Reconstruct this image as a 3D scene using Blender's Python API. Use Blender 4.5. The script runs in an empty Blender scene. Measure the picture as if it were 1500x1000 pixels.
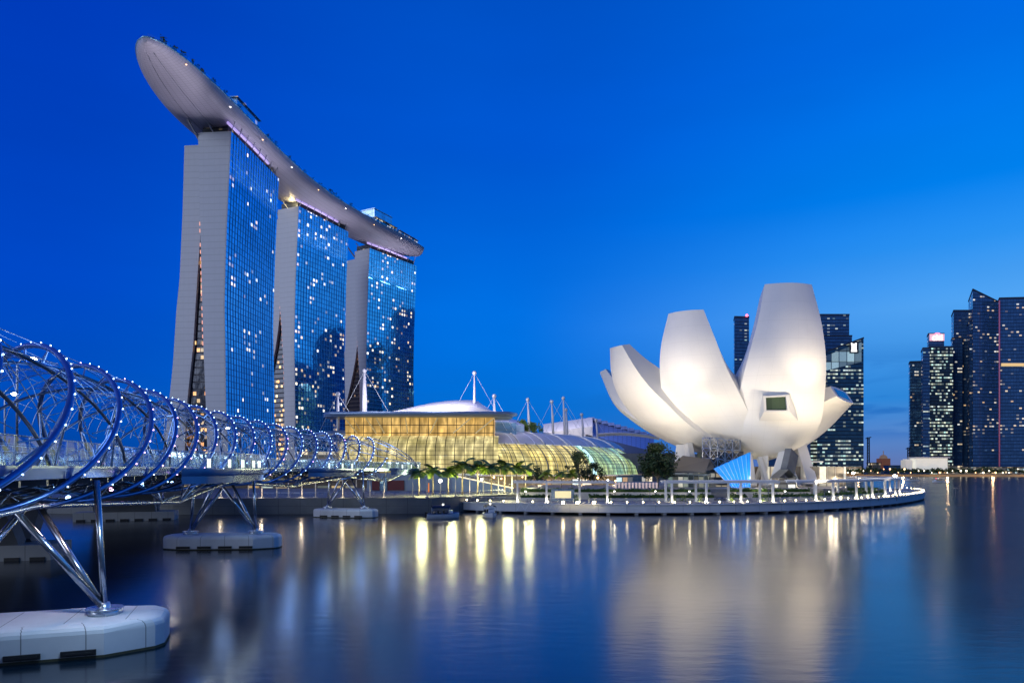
import bpy, math, random
from mathutils import Vector, Matrix
random.seed(7)
PI = math.pi
R = math.radians
sc = bpy.context.scene
COL = sc.collection
CAMH, HY, F = 9.0, 686.0, 1000.0

# ------------------------------------------------------------ camera
cam = bpy.data.cameras.new('camera')
cam.sensor_width = 36.0
cam.lens = 24.0
cam.shift_y = (HY - 500.0) / 1500.0
cam.clip_start = 0.3
cam.clip_end = 9000
camo = bpy.data.objects.new('camera', cam)
COL.objects.link(camo)
camo.location = (0, 0, CAMH)
camo.rotation_euler = (R(90), 0, 0)
sc.camera = camo

def srgb(r, g, b, a=1.0):
    def f(c):
        c /= 255.0
        return c / 12.92 if c <= 0.04045 else ((c + 0.055) / 1.055) ** 2.4
    return (f(r), f(g), f(b), a)

# ------------------------------------------------------------ world: dusk sky
world = bpy.data.worlds.new('World')
sc.world = world
world.use_nodes = True
nt = world.node_tree
nt.nodes.clear()
def N(t, **kw):
    n = nt.nodes.new(t)
    for k, v in kw.items():
        setattr(n, k, v)
    return n
def L(a, b): nt.links.new(a, b)
def Mth(op, a, b=None, c=None, clamp=False):
    n = nt.nodes.new('ShaderNodeMath'); n.operation = op; n.use_clamp = clamp
    for i, v in enumerate((a, b, c)):
        if v is None: continue
        if isinstance(v, (int, float)): n.inputs[i].default_value = v
        else: nt.links.new(v, n.inputs[i])
    return n.outputs[0]
def Ramp(fac, stops, interp='LINEAR'):
    n = nt.nodes.new('ShaderNodeValToRGB')
    n.color_ramp.interpolation = interp
    el = n.color_ramp.elements
    while len(el) < len(stops): el.new(0.5)
    for e, (p, c) in zip(el, stops):
        e.position = p; e.color = c
    nt.links.new(fac, n.inputs[0])
    return n.outputs[0]
def MixC(fac, a, b, mode='MIX'):
    n = nt.nodes.new('ShaderNodeMix'); n.data_type = 'RGBA'; n.blend_type = mode
    for i, v in ((0, fac), (6, a), (7, b)):
        if isinstance(v, (int, float)): n.inputs[i].default_value = v
        elif isinstance(v, tuple): n.inputs[i].default_value = v
        else: nt.links.new(v, n.inputs[i])
    return n.outputs[2]
tc = N('ShaderNodeTexCoord')
sp = N('ShaderNodeSeparateXYZ'); L(tc.outputs['Generated'], sp.inputs[0])
dx, dy, dz = sp.outputs
az = Mth('ARCTAN2', dx, dy)
fa = Mth('MULTIPLY_ADD', Mth('COSINE', Mth('SUBTRACT', az, R(75))), 0.5, 0.5)
elev = Mth('MAXIMUM', dz, 0.0)
left = Ramp(elev, [(0.0, srgb(0, 62, 150)), (0.10, srgb(0, 78, 190)), (0.22, srgb(0, 72, 198)), (0.5, srgb(0, 58, 184)), (1.0, srgb(0, 44, 130))])
midc = Ramp(elev, [(0.0, srgb(20, 100, 190)), (0.06, srgb(0, 112, 214)), (0.22, srgb(0, 112, 226)), (0.42, srgb(0, 88, 212)), (1.0, srgb(0, 46, 140))])
right = Ramp(elev, [(0.0, srgb(104, 118, 170)), (0.035, srgb(98, 138, 198)), (0.09, srgb(50, 138, 218)), (0.2, srgb(84, 168, 246)), (0.27, srgb(44, 148, 243)), (0.335, srgb(0, 130, 240)), (0.48, srgb(0, 106, 226)), (1.0, srgb(0, 54, 150))])
mr1 = N('ShaderNodeMapRange'); L(fa, mr1.inputs[0]); mr1.inputs[1].default_value = 0.31; mr1.inputs[2].default_value = 0.62; mr1.interpolation_type = 'SMOOTHSTEP'
mr2 = N('ShaderNodeMapRange'); L(fa, mr2.inputs[0]); mr2.inputs[1].default_value = 0.62; mr2.inputs[2].default_value = 0.92; mr2.interpolation_type = 'SMOOTHSTEP'
skyc = MixC(mr2.outputs[0], MixC(mr1.outputs[0], left, midc), right)
# soft cloud bars low in the sky
mp = N('ShaderNodeMapping'); L(tc.outputs['Generated'], mp.inputs[0]); mp.inputs['Scale'].default_value = (2.2, 2.2, 15.0)
ns = N('ShaderNodeTexNoise'); L(mp.outputs[0], ns.inputs[0]); ns.inputs['Scale'].default_value = 1.9; ns.inputs['Detail'].default_value = 5; ns.inputs['Roughness'].default_value = 0.5; ns.inputs['Distortion'].default_value = 0.4
cm = N('ShaderNodeMapRange'); L(ns.outputs[0], cm.inputs[0]); cm.inputs[1].default_value = 0.42; cm.inputs[2].default_value = 0.56; cm.interpolation_type = 'SMOOTHSTEP'
low = N('ShaderNodeMapRange'); L(elev, low.inputs[0]); low.inputs[1].default_value = 0.17; low.inputs[2].default_value = 0.09; low.interpolation_type = 'SMOOTHSTEP'
lo2 = N('ShaderNodeMapRange'); L(elev, lo2.inputs[0]); lo2.inputs[1].default_value = 0.028; lo2.inputs[2].default_value = 0.062; lo2.interpolation_type = 'SMOOTHSTEP'
cf = Mth('MULTIPLY', Mth('MULTIPLY', cm.outputs[0], Mth('MULTIPLY', low.outputs[0], Mth('MULTIPLY_ADD', lo2.outputs[0], .85, .15))), Mth('MULTIPLY_ADD', mr2.outputs[0], 0.72, 0.10))
skyc = MixC(cf, skyc, srgb(18, 100, 188))
# large faint streaks higher up
mp2 = N('ShaderNodeMapping'); L(tc.outputs['Generated'], mp2.inputs[0]); mp2.inputs['Scale'].default_value = (1.0, 1.0, 4.0)
ns2 = N('ShaderNodeTexNoise'); L(mp2.outputs[0], ns2.inputs[0]); ns2.inputs['Scale'].default_value = 2.3; ns2.inputs['Detail'].default_value = 4
sv = Mth('MULTIPLY_ADD', ns2.outputs[0], 0.22, 0.89)
skyc = MixC(1.0, skyc, sv, 'MULTIPLY')
# added glow behind the camera, out of view: paler, greyer light
bk = N('ShaderNodeMapRange'); L(dy, bk.inputs[0]); bk.inputs[1].default_value = 0.15; bk.inputs[2].default_value = -0.6; bk.interpolation_type = 'SMOOTHSTEP'
glow = Ramp(elev, [(0.0, (0.07, 0.12, 0.24, 1)), (0.25, (0.05, 0.13, 0.36, 1)), (0.6, (0.02, 0.08, 0.30, 1)), (1.0, (0.01, 0.035, 0.18, 1))])
skyc = MixC(bk.outputs[0], skyc, glow)
bg = N('ShaderNodeBackground'); L(skyc, bg.inputs[0]); bg.inputs[1].default_value = 1.0
wo = N('ShaderNodeOutputWorld'); L(bg.outputs[0], wo.inputs[0])

# soft low fill added from behind left, to brighten the tower end walls
sun = bpy.data.lights.new('dusk_fill', 'SUN')
sun.energy = 1.35; sun.angle = R(35); sun.color = (0.76, 0.83, 1.0)
suno = bpy.data.objects.new('dusk_fill', sun); COL.objects.link(suno)
suno.rotation_euler = Vector((0.75, 0.60, -0.22)).to_track_quat('-Z', 'Y').to_euler()

sc.render.engine = 'CYCLES'
sc.view_settings.view_transform = 'Standard'
sc.view_settings.look = 'None'
sc.view_settings.exposure = 0.0
sc.view_settings.gamma = 1.0
sc.cycles.use_denoising = True
try:
    sc.cycles.denoiser = 'OPENIMAGEDENOISE'
except Exception:
    pass
sc.cycles.max_bounces = 6
sc.cycles.diffuse_bounces = 2
sc.cycles.glossy_bounces = 4
sc.cycles.transparent_max_bounces = 16
sc.cycles.transmission_bounces = 4
sc.cycles.sample_clamp_indirect = 6.0
sc.cycles.sample_clamp_direct = 0.0
sc.cycles.caustics_reflective = False
sc.cycles.caustics_refractive = False

# ------------------------------------------------------------ helpers
def W(px, py, d):
    """a point of the photograph at distance d"""
    return Vector(((px - 750.0) * d / F, d, CAMH + (HY - py) * d / F))
def XP(px, d): return (px - 750.0) * d / F
def ZP(py, d): return CAMH + (HY - py) * d / F

class MB:
    def __init__(s):
        s.v, s.f, s.uv, s.m, s.sm = [], [], [], [], []
    def face(s, pts, uv=None, m=0, smooth=False):
        i = len(s.v)
        s.v.extend([Vector(p) for p in pts])
        s.f.append(tuple(range(i, i + len(pts))))
        s.uv.append(uv); s.m.append(m); s.sm.append(smooth)
    def box(s, c, size, rz=0.0, m=0, taper=1.0):
        c = Vector(c); hx, hy, hz = size[0] / 2, size[1] / 2, size[2] / 2
        M = Matrix.Rotation(rz, 3, 'Z')
        P = [c + M @ Vector((x * hx * (taper if z > 0 else 1), y * hy * (taper if z > 0 else 1), z * hz)) for z in (-1, 1) for y in (-1, 1) for x in (-1, 1)]
        for a in ((0, 2, 3, 1), (4, 5, 7, 6), (0, 1, 5, 4), (2, 6, 7, 3), (0, 4, 6, 2), (1, 3, 7, 5)):
            q = [P[k] for k in a]
            n = (q[1] - q[0]).cross(q[2] - q[0])
            if abs(n.z) > 1e-6 * n.length and abs(n.z) > 0.9 * n.length:
                uv = [(p.x, p.y) for p in q]
            else:
                t = Vector((-n.y, n.x, 0)).normalized()
                uv = [(p.dot(t), p.z) for p in q]
            s.face(q, uv, m)
    def beam(s, a, b, w, h=None, m=0):
        a = Vector(a); b = Vector(b); h = h or w
        d = (b - a).normalized()
        up = Vector((0, 0, 1)) if abs(d.z) < 0.95 else Vector((1, 0, 0))
        x = d.cross(up).normalized() * w / 2; y = x.cross(d).normalized() * h / 2
        A = [a - x - y, a + x - y, a + x + y, a - x + y]; B = [p + (b - a) for p in A]
        for i in range(4):
            j = (i + 1) % 4
            s.face([A[i], A[j], B[j], B[i]], None, m)
        s.face(A[::-1], None, m); s.face(B, None, m)
    def tube(s, pts, r, seg=8, m=0, cap=True, closed=False):
        pts = [Vector(p) for p in pts]
        n = len(pts)
        rr = r if isinstance(r, (list, tuple)) else [r] * n
        base = len(s.v)
        t0 = (pts[1] - pts[0]).normalized()
        up = Vector((0, 0, 1)) if abs(t0.z) < 0.9 else Vector((1, 0, 0))
        x = t0.cross(up).normalized()
        for i in range(n):
            if closed: t = (pts[(i + 1) % n] - pts[i - 1]).normalized()
            else: t = (pts[min(i + 1, n - 1)] - pts[max(i - 1, 0)]).normalized()
            x = (x - t * x.dot(t))
            x = x.normalized() if x.length > 1e-6 else t.orthogonal().normalized()
            y = t.cross(x)
            for k in range(seg):
                a = 2 * PI * k / seg
                s.v.append(pts[i] + (x * math.cos(a) + y * math.sin(a)) * rr[i])
        for i in range(n if closed else n - 1):
            for k in range(seg):
                k2 = (k + 1) % seg; i2 = (i + 1) % n
                s.f.append((base + i * seg + k, base + i * seg + k2, base + i2 * seg + k2, base + i2 * seg + k))
                s.uv.append(None); s.m.append(m); s.sm.append(True)
        if cap and not closed:
            s.f.append(tuple(base + k for k in range(seg))[::-1]); s.uv.append(None); s.m.append(m); s.sm.append(False)
            s.f.append(tuple(base + (n - 1) * seg + k for k in range(seg))); s.uv.append(None); s.m.append(m); s.sm.append(False)
    def grid(s, rows, uvs=None, m=0, smooth=True, closed=False):
        """rows: list of equal length point lists"""
        base = len(s.v); nc = len(rows[0])
        for r_ in rows: s.v.extend([Vector(p) for p in r_])
        for i in range(len(rows) - 1):
            for k in range(nc if closed else nc - 1):
                k2 = (k + 1) % nc
                s.f.append((base + i * nc + k, base + i * nc + k2, base + (i + 1) * nc + k2, base + (i + 1) * nc + k))
                s.uv.append([uvs[i][k], uvs[i][k2], uvs[i + 1][k2], uvs[i + 1][k]] if uvs else None)
                s.m.append(m); s.sm.append(smooth)
    def prism(s, poly, z0, z1, m=0, mtop=None, bottom=True):
        n = len(poly); u = 0.0
        for i in range(n):
            a, b = poly[i], poly[(i + 1) % n]
            l = math.hypot(b[0] - a[0], b[1] - a[1])
            s.face([(a[0], a[1], z0), (b[0], b[1], z0), (b[0], b[1], z1), (a[0], a[1], z1)], [(u, z0), (u + l, z0), (u + l, z1), (u, z1)], m)
            u += l
        s.face([(p[0], p[1], z1) for p in poly], [(p[0], p[1]) for p in poly], m if mtop is None else mtop)
        if bottom: s.face([(p[0], p[1], z0) for p in poly][::-1], None, m)
    def sphere(s, c, r, seg=10, rings=7, m=0, sq=(1, 1, 1)):
        c = Vector(c); rows = []
        for i in range(rings + 1):
            th = PI * i / rings
            rows.append([c + Vector((math.sin(th) * math.cos(2 * PI * k / seg) * sq[0], math.sin(th) * math.sin(2 * PI * k / seg) * sq[1], math.cos(th) * sq[2])) * r for k in range(seg)])
        s.grid(rows, None, m, True, True)
    def build(s, name, mats, parent=None, origin=None):
        if not isinstance(mats, (list, tuple)): mats = [mats]
        org = Vector(origin) if origin is not None else wloc(parent)
        me = bpy.data.meshes.new(name)
        me.from_pydata([tuple(p - org) for p in s.v], [], s.f)
        for mt in mats: me.materials.append(mt)
        me.polygons.foreach_set('material_index', s.m)
        me.polygons.foreach_set('use_smooth', s.sm)
        if any(u is not None for u in s.uv):
            ul = me.uv_layers.new(name='UVMap')
            k = 0
            flat = []
            for f, u in zip(s.f, s.uv):
                if u is None: flat.extend([0.0] * (2 * len(f)))
                else:
                    for q in u: flat.extend((q[0], q[1]))
            ul.data.foreach_set('uv', flat)
        me.update()
        o = bpy.data.objects.new(name, me)
        COL.objects.link(o)
        if parent is not None:
            o.parent = parent
            if origin is not None: o.location = org - wloc(parent)
        else: o.location = org
        WL[o.name] = org
        return o

WL = {}
def wloc(o):
    if o is None: return Vector((0, 0, 0))
    return WL.get(o.name, Vector((0, 0, 0)))
def thing(name, label, cat, loc=(0, 0, 0), group=None, rz=0.0):
    o = bpy.data.objects.new(name, None); COL.objects.link(o)
    o.location = loc; o.rotation_euler = (0, 0, rz); o.empty_display_size = 0.5
    WL[o.name] = Vector(loc)
    o['label'] = label; o['category'] = cat
    if group: o['group'] = group
    return o
def tag(o, label, cat, group=None, kind=None):
    o['label'] = label; o['category'] = cat
    if group: o['group'] = group
    if kind: o['kind'] = kind
    return o
def struct(name, mb, mats):
    o = mb.build(name, mats); o['kind'] = 'structure'; return o
def dup(root, loc, rz=0.0, scale=1.0, label=None):
    r = root.copy(); COL.objects.link(r); r.location = loc; r.rotation_euler = (0, 0, rz); r.scale = (scale,) * 3
    if label: r['label'] = label
    for ch in list(root.children):
        c = ch.copy(); COL.objects.link(c); c.parent = r
        for g in list(ch.children):
            d = g.copy(); COL.objects.link(d); d.parent = c
    return r
def build_many(name, mbs, mat, parent, limit=100):
    """one part each, nearest first; past the limit the rest as one part of kind stuff"""
    mbs = sorted(mbs, key=lambda m: (sum((v.y for v in m.v), 0.0) / len(m.v)))
    for m in mbs[:limit]: m.build(name, mat, parent)
    if len(mbs) > limit:
        r = MB()
        for m in mbs[limit:]:
            k = len(r.v); r.v += m.v; r.f += [tuple(i + k for i in f) for f in m.f]; r.uv += m.uv; r.m += m.m; r.sm += m.sm
        o = r.build('far_' + name, mat, parent); o['kind'] = 'stuff'
def tubes(lst, seg=5):
    out = []
    for pts, r in lst:
        m = MB(); m.tube(pts, r, seg, cap=False); out.append(m)
    return out
def lamp(name, kind, loc, energy, color, target=None, size=0.5, spot=60, blend=0.6, parent=None, size_y=None):
    l = bpy.data.lights.new(name, kind); l.energy = energy; l.color = color
    if kind == 'AREA':
        l.size = size
        if size_y: l.shape = 'RECTANGLE'; l.size_y = size_y
    else: l.shadow_soft_size = size
    if kind == 'SPOT': l.spot_size = R(spot); l.spot_blend = blend
    o = bpy.data.objects.new(name, l); COL.objects.link(o)
    o.location = Vector(loc) - wloc(parent)
    if parent: o.parent = parent
    if target is not None:
        o.rotation_euler = (Vector(target) - Vector(loc)).to_track_quat('-Z', 'Y').to_euler()
    return o

# ------------------------------------------------------------ materials
def newmat(name):
    global nt
    m = bpy.data.materials.new(name); m.use_nodes = True
    nt = m.node_tree; nt.nodes.clear()
    out = nt.nodes.new('ShaderNodeOutputMaterial')
    b = nt.nodes.new('ShaderNodeBsdfPrincipled')
    nt.links.new(b.outputs[0], out.inputs[0])
    return m, b, out
def setin(b, key, v):
    if isinstance(v, (int, float, tuple)): b.inputs[key].default_value = v
    else: nt.links.new(v, b.inputs[key])
def plain(name, col, rough=0.6, metal=0.0, noise=0.12, nscale=3.0, bump=0.0, emit=None, es=0.0, ior=1.5):
    m, b, out = newmat(name)
    t = N('ShaderNodeTexCoord')
    n = N('ShaderNodeTexNoise'); L(t.outputs['Object'], n.inputs[0]); n.inputs['Scale'].default_value = nscale; n.inputs['Detail'].default_value = 5
    c = MixC(1.0, tuple(col) if len(col) == 4 else tuple(col) + (1,), Mth('MULTIPLY_ADD', n.outputs[0], noise * 2, 1 - noise), 'MULTIPLY')
    setin(b, 'Base Color', c); setin(b, 'Roughness', Mth('MULTIPLY_ADD', n.outputs[0], 0.15, max(rough - 0.075, 0.02))); setin(b, 'Metallic', metal)
    b.inputs['IOR'].default_value = ior
    if bump:
        bp = N('ShaderNodeBump'); L(n.outputs[0], bp.inputs['Height']); bp.inputs['Strength'].default_value = bump; bp.inputs['Distance'].default_value = 0.05
        L(bp.outputs[0], b.inputs['Normal'])
    if emit:
        setin(b, 'Emission Color', tuple(emit) if len(emit) == 4 else tuple(emit) + (1,)); setin(b, 'Emission Strength', es)
    return m
def glow_mat(name, col, s):
    m, b, out = newmat(name)
    setin(b, 'Base Color', (0.6, 0.6, 0.6, 1)); setin(b, 'Emission Color', tuple(col) + (1,)); setin(b, 'Emission Strength', s)
    return m
def frac_mask(coord, lo, hi):
    f = Mth('FRACT', coord)
    return Mth('MULTIPLY', Mth('GREATER_THAN', f, lo), Mth('LESS_THAN', f, hi))
def win_mat(name, glass, frame, cw, ch, dens, cols, es, metal=0.85, rough=0.06, fx=(0.1, 0.9), fy=(0.2, 0.85), cluster=0.03, camp=0.5, vband=0.0, hfrac=0.12, seed=0.0, rowmix=0.0, low=0.0, dark=0.0, wob=0.03):
    """curtain wall in UV metres: mullion grid, per-cell lit windows"""
    m, b, out = newmat(name)
    uvn = N('ShaderNodeUVMap'); s3 = N('ShaderNodeSeparateXYZ'); L(uvn.outputs[0], s3.inputs[0])
    u = Mth('DIVIDE', s3.outputs[0], cw); v = Mth('DIVIDE', s3.outputs[1], ch)
    cu = Mth('FLOOR', u); cv = Mth('FLOOR', v)
    cx = N('ShaderNodeCombineXYZ'); L(cu, cx.inputs[0]); L(cv, cx.inputs[1]); cx.inputs[2].default_value = seed
    wn = N('ShaderNodeTexWhiteNoise'); wn.noise_dimensions = '3D'; L(cx.outputs[0], wn.inputs['Vector'])
    rs = N('ShaderNodeSeparateColor'); L(wn.outputs['Color'], rs.inputs[0])
    # clusters
    c2 = N('ShaderNodeCombineXYZ'); L(cu, c2.inputs[0]); L(Mth('MULTIPLY', cv, 0.6), c2.inputs[1]); c2.inputs[2].default_value = seed * 3.1
    cn = N('ShaderNodeTexNoise'); L(c2.outputs[0], cn.inputs[0]); cn.inputs['Scale'].default_value = cluster * 5; cn.inputs['Detail'].default_value = 2
    clu = Mth('MULTIPLY', Mth('SUBTRACT', cn.outputs[0], 0.5), camp * 2)
    # whole rows
    rw = N('ShaderNodeTexWhiteNoise'); rw.noise_dimensions = '2D'
    c3 = N('ShaderNodeCombineXYZ'); L(cv, c3.inputs[0]); c3.inputs[1].default_value = seed + 5; L(c3.outputs[0], rw.inputs['Vector'])
    rowv = Mth('MULTIPLY', Mth('SUBTRACT', rw.outputs[0], 0.5), rowmix)
    thr = Mth('SUBTRACT', Mth('SUBTRACT', Mth('SUBTRACT', 1.0, dens), clu), rowv)
    if low:
        mrl = N('ShaderNodeMapRange'); L(s3.outputs[1], mrl.inputs[0]); mrl.inputs[1].default_value = 0; mrl.inputs[2].default_value = 60; mrl.inputs[3].default_value = low; mrl.inputs[4].default_value = 0
        thr = Mth('SUBTRACT', thr, mrl.outputs[0])
    lit = Mth('GREATER_THAN', rs.outputs[0], thr)
    mask = Mth('MULTIPLY', frac_mask(u, *fx), frac_mask(v, *fy))
    brt = Mth('MULTIPLY_ADD', Mth('POWER', rs.outputs[1], 1.8), 1.15, 0.12)
    colr = Ramp(rs.outputs[2], [(i / max(1, len(cols) - 1), c) for i, c in enumerate(cols)])
    fine = N('ShaderNodeTexNoise'); L(uvn.outputs[0], fine.inputs[0]); fine.inputs['Scale'].default_value = 0.9
    e = Mth('MULTIPLY', Mth('MULTIPLY', Mth('MULTIPLY', lit, mask), brt), Mth('MULTIPLY', Mth('MULTIPLY_ADD', fine.outputs[0], 1.0, 0.5), es))
    # mullions
    line = Mth('MAXIMUM', Mth('LESS_THAN', Mth('FRACT', v), hfrac), Mth('LESS_THAN', Mth('FRACT', u), vband))
    pan = Mth('MULTIPLY_ADD', rs.outputs[1], 0.3, 0.8)
    gcol = MixC(1.0, tuple(glass) + (1,), pan, 'MULTIPLY')
    setin(b, 'Base Color', MixC(line, gcol, tuple(frame) + (1,)))
    setin(b, 'Metallic', Mth('MULTIPLY_ADD', line, -metal * 0.3, metal))
    setin(b, 'Roughness', Mth('MULTIPLY_ADD', line, 0.4, rough))
    setin(b, 'Emission Color', colr); setin(b, 'Emission Strength', e)
    if wob:
        wv = N('ShaderNodeTexNoise'); L(uvn.outputs[0], wv.inputs[0]); wv.inputs['Scale'].default_value = 0.12; wv.inputs['Detail'].default_value = 2
        h = Mth('ADD', wv.outputs[0], Mth('MULTIPLY', rs.outputs[1], 0.05))
        bp = N('ShaderNodeBump'); L(h, bp.inputs['Height']); bp.inputs['Strength'].default_value = wob * 3; bp.inputs['Distance'].default_value = 1.0
        L(bp.outputs[0], b.inputs['Normal'])
    return m

WARM = [(1.0, 0.62, 0.25, 1), (1.0, 0.80, 0.48, 1), (1.0, 0.90, 0.68, 1), (0.95, 0.97, 0.9, 1)]
COOL = [(0.55, 0.95, 0.85, 1), (0.75, 1.0, 0.85, 1), (1.0, 0.95, 0.62, 1), (0.9, 1.0, 0.95, 1)]

M = {}
M['steel'] = plain('brushed_steel', (0.60, 0.64, 0.70), 0.28, 0.85, 0.15, 1.5)
M['steel_dark'] = plain('dark_steel', (0.16, 0.18, 0.21), 0.35, 0.7, 0.2, 2)
M['helix_steel'] = plain('helix_steel', (0.17, 0.29, 0.56), 0.3, 0.75, 0.15, 1.5)
M['white_metal'] = plain('white_paint', (0.72, 0.74, 0.76), 0.4, 0.0, 0.08, 2)
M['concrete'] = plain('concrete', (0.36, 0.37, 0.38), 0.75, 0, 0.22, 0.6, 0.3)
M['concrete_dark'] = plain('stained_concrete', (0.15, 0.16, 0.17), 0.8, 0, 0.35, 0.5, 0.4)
M['black'] = plain('black_rubber', (0.012, 0.013, 0.015), 0.6)
M['paving'] = plain('granite_paving', (0.22, 0.22, 0.22), 0.6, 0, 0.25, 1.2)
M['ground'] = plain('planted_ground', (0.07, 0.08, 0.06), 0.9, 0, 0.3, 0.3)
M['hedge'] = plain('hedge_leaves', (0.055, 0.12, 0.02), 0.65, 0, 0.5, 2.0, 0.8)
M['leaf'] = plain('tree_leaves', (0.035, 0.065, 0.018), 0.6, 0, 0.5, 1.0)
M['palm_leaf'] = plain('palm_leaves', (0.17, 0.25, 0.04), 0.5, 0, 0.4, 1.5)
M['deck_grey'] = plain('grey_decking', (0.26, 0.26, 0.27), 0.6, 0, 0.25, 1.5)
M['trunk'] = plain('palm_trunk', (0.20, 0.16, 0.12), 0.8, 0, 0.3, 3)
M['timber'] = plain('timber_boards', (0.13, 0.10, 0.085), 0.7, 0, 0.3, 1.0)
M['led_blue'] = glow_mat('blue_led', (0.45, 0.68, 1.0), 9.0)
M['led_violet'] = glow_mat('violet_led', (0.85, 0.45, 1.0), 9.0)
M['lamp_warm'] = glow_mat('warm_lamp', (1.0, 0.80, 0.42), 34.0)
M['lamp_street'] = glow_mat('street_lamp_glow', (1.0, 0.86, 0.66), 60.0)
M['lamp_white'] = glow_mat('white_lamp', (1.0, 0.95, 0.85), 14.0)
M['lamp_orange'] = glow_mat('orange_lamp', (1.0, 0.55, 0.2), 9.0)
M['red_lamp'] = glow_mat('red_lamp', (1.0, 0.08, 0.12), 5.0)
M['violet_strip'] = glow_mat('violet_strip', (0.52, 0.38, 0.95), 0.8)

def railglass(name, tint=(0.75, 0.9, 1.0), fac=0.25):
    m, b, out = newmat(name)
    tr = N('ShaderNodeBsdfTransparent'); tr.inputs[0].default_value = tint + (1,)
    gl = N('ShaderNodeBsdfGlossy'); gl.inputs['Roughness'].default_value = 0.08; gl.inputs[0].default_value = (0.7, 0.85, 1, 1)
    mx = N('ShaderNodeMixShader'); mx.inputs[0].default_value = fac
    L(tr.outputs[0], mx.inputs[1]); L(gl.outputs[0], mx.inputs[2]); L(mx.outputs[0], out.inputs[0])
    return m
M['rail_glass'] = railglass('balustrade_glass')

def seam_mat(name, col, su, sv, lu=0.015, lv=0.0, rough=0.55, metal=0.0, dark=0.35, noise=0.15):
    m, b, out = newmat(name)
    uvn = N('ShaderNodeUVMap'); s3 = N('ShaderNodeSeparateXYZ'); L(uvn.outputs[0], s3.inputs[0])
    a = Mth('LESS_THAN', Mth('FRACT', Mth('DIVIDE', s3.outputs[0], su)), lu)
    c = Mth('LESS_THAN', Mth('FRACT', Mth('DIVIDE', s3.outputs[1], sv)), lv)
    ln = Mth('MAXIMUM', a, c)
    t = N('ShaderNodeTexCoord')
    n = N('ShaderNodeTexNoise'); L(t.outputs['Object'], n.inputs[0]); n.inputs['Scale'].default_value = 0.35; n.inputs['Detail'].default_value = 8; n.inputs['Roughness'].default_value = 0.6
    base = MixC(1.0, tuple(col) + (1,), Mth('MULTIPLY_ADD', n.outputs[0], 2 * noise, 1 - noise), 'MULTIPLY')
    setin(b, 'Base Color', MixC(ln, base, tuple(x * dark for x in col) + (1,)))
    setin(b, 'Roughness', rough); setin(b, 'Metallic', metal)
    return m
M['pier_cap'] = seam_mat('pier_cap_concrete', (0.60, 0.62, 0.64), 2.6, 50, 0.018, 0, 0.6, 0, 0.35, 0.28)
M['end_wall'] = seam_mat('tower_end_panels', (0.42, 0.43, 0.47), 3.2, 3.6, 0.02, 0.10, 0.45, 0.1, 0.8, 0.06)
M['quay'] = seam_mat('quay_blocks', (0.17, 0.18, 0.18), 4.2, 1.6, 0.02, 0.03, 0.8, 0, 0.5, 0.35)
M['deck_edge'] = seam_mat('pontoon_concrete', (0.62, 0.64, 0.66), 5.5, 40, 0.01, 0, 0.6, 0, 0.5, 0.15)
M['hull'] = seam_mat('hull_panels', (0.45, 0.44, 0.50), 1.7, 2.4, 0.10, 0.09, 0.5, 0.0, 0.72, 0.06)
M['petal'] = seam_mat('petal_skin', (0.80, 0.79, 0.76), 3.0, 6.0, 0.012, 0.012, 0.42, 0.0, 0.86, 0.05)

# ------------------------------------------------------------ water
def water():
    m, b, out = newmat('bay_water')
    setin(b, 'Base Color', (0.0, 0.010, 0.022, 1)); b.inputs['IOR'].default_value = 2.0
    t = N('ShaderNodeTexCoord')
    mp = N('ShaderNodeMapping'); L(t.outputs['Object'], mp.inputs[0]); mp.inputs['Scale'].default_value = (0.35, 0.9, 1)
    n1 = N('ShaderNodeTexNoise'); L(mp.outputs[0], n1.inputs[0]); n1.inputs['Scale'].default_value = 1.4; n1.inputs['Detail'].default_value = 4
    n2 = N('ShaderNodeTexNoise'); L(mp.outputs[0], n2.inputs[0]); n2.inputs['Scale'].default_value = 0.09; n2.inputs['Detail'].default_value = 3
    setin(b, 'Roughness', Mth('MULTIPLY_ADD', n2.outputs[0], 0.12, 0.125))
    bp = N('ShaderNodeBump'); L(n1.outputs[0], bp.inputs['Height']); bp.inputs['Strength'].default_value = 0.16; bp.inputs['Distance'].default_value = 0.08
    L(bp.outputs[0], b.inputs['Normal'])
    mb = MB()
    xs = [-4000, -400, 0, 400, 4000]; ys = [-1500, 0, 200, 700, 5000]
    mb.grid([[(x, y, 0) for x in xs] for y in ys], smooth=False)
    struct('water', mb, m)
water()

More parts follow.
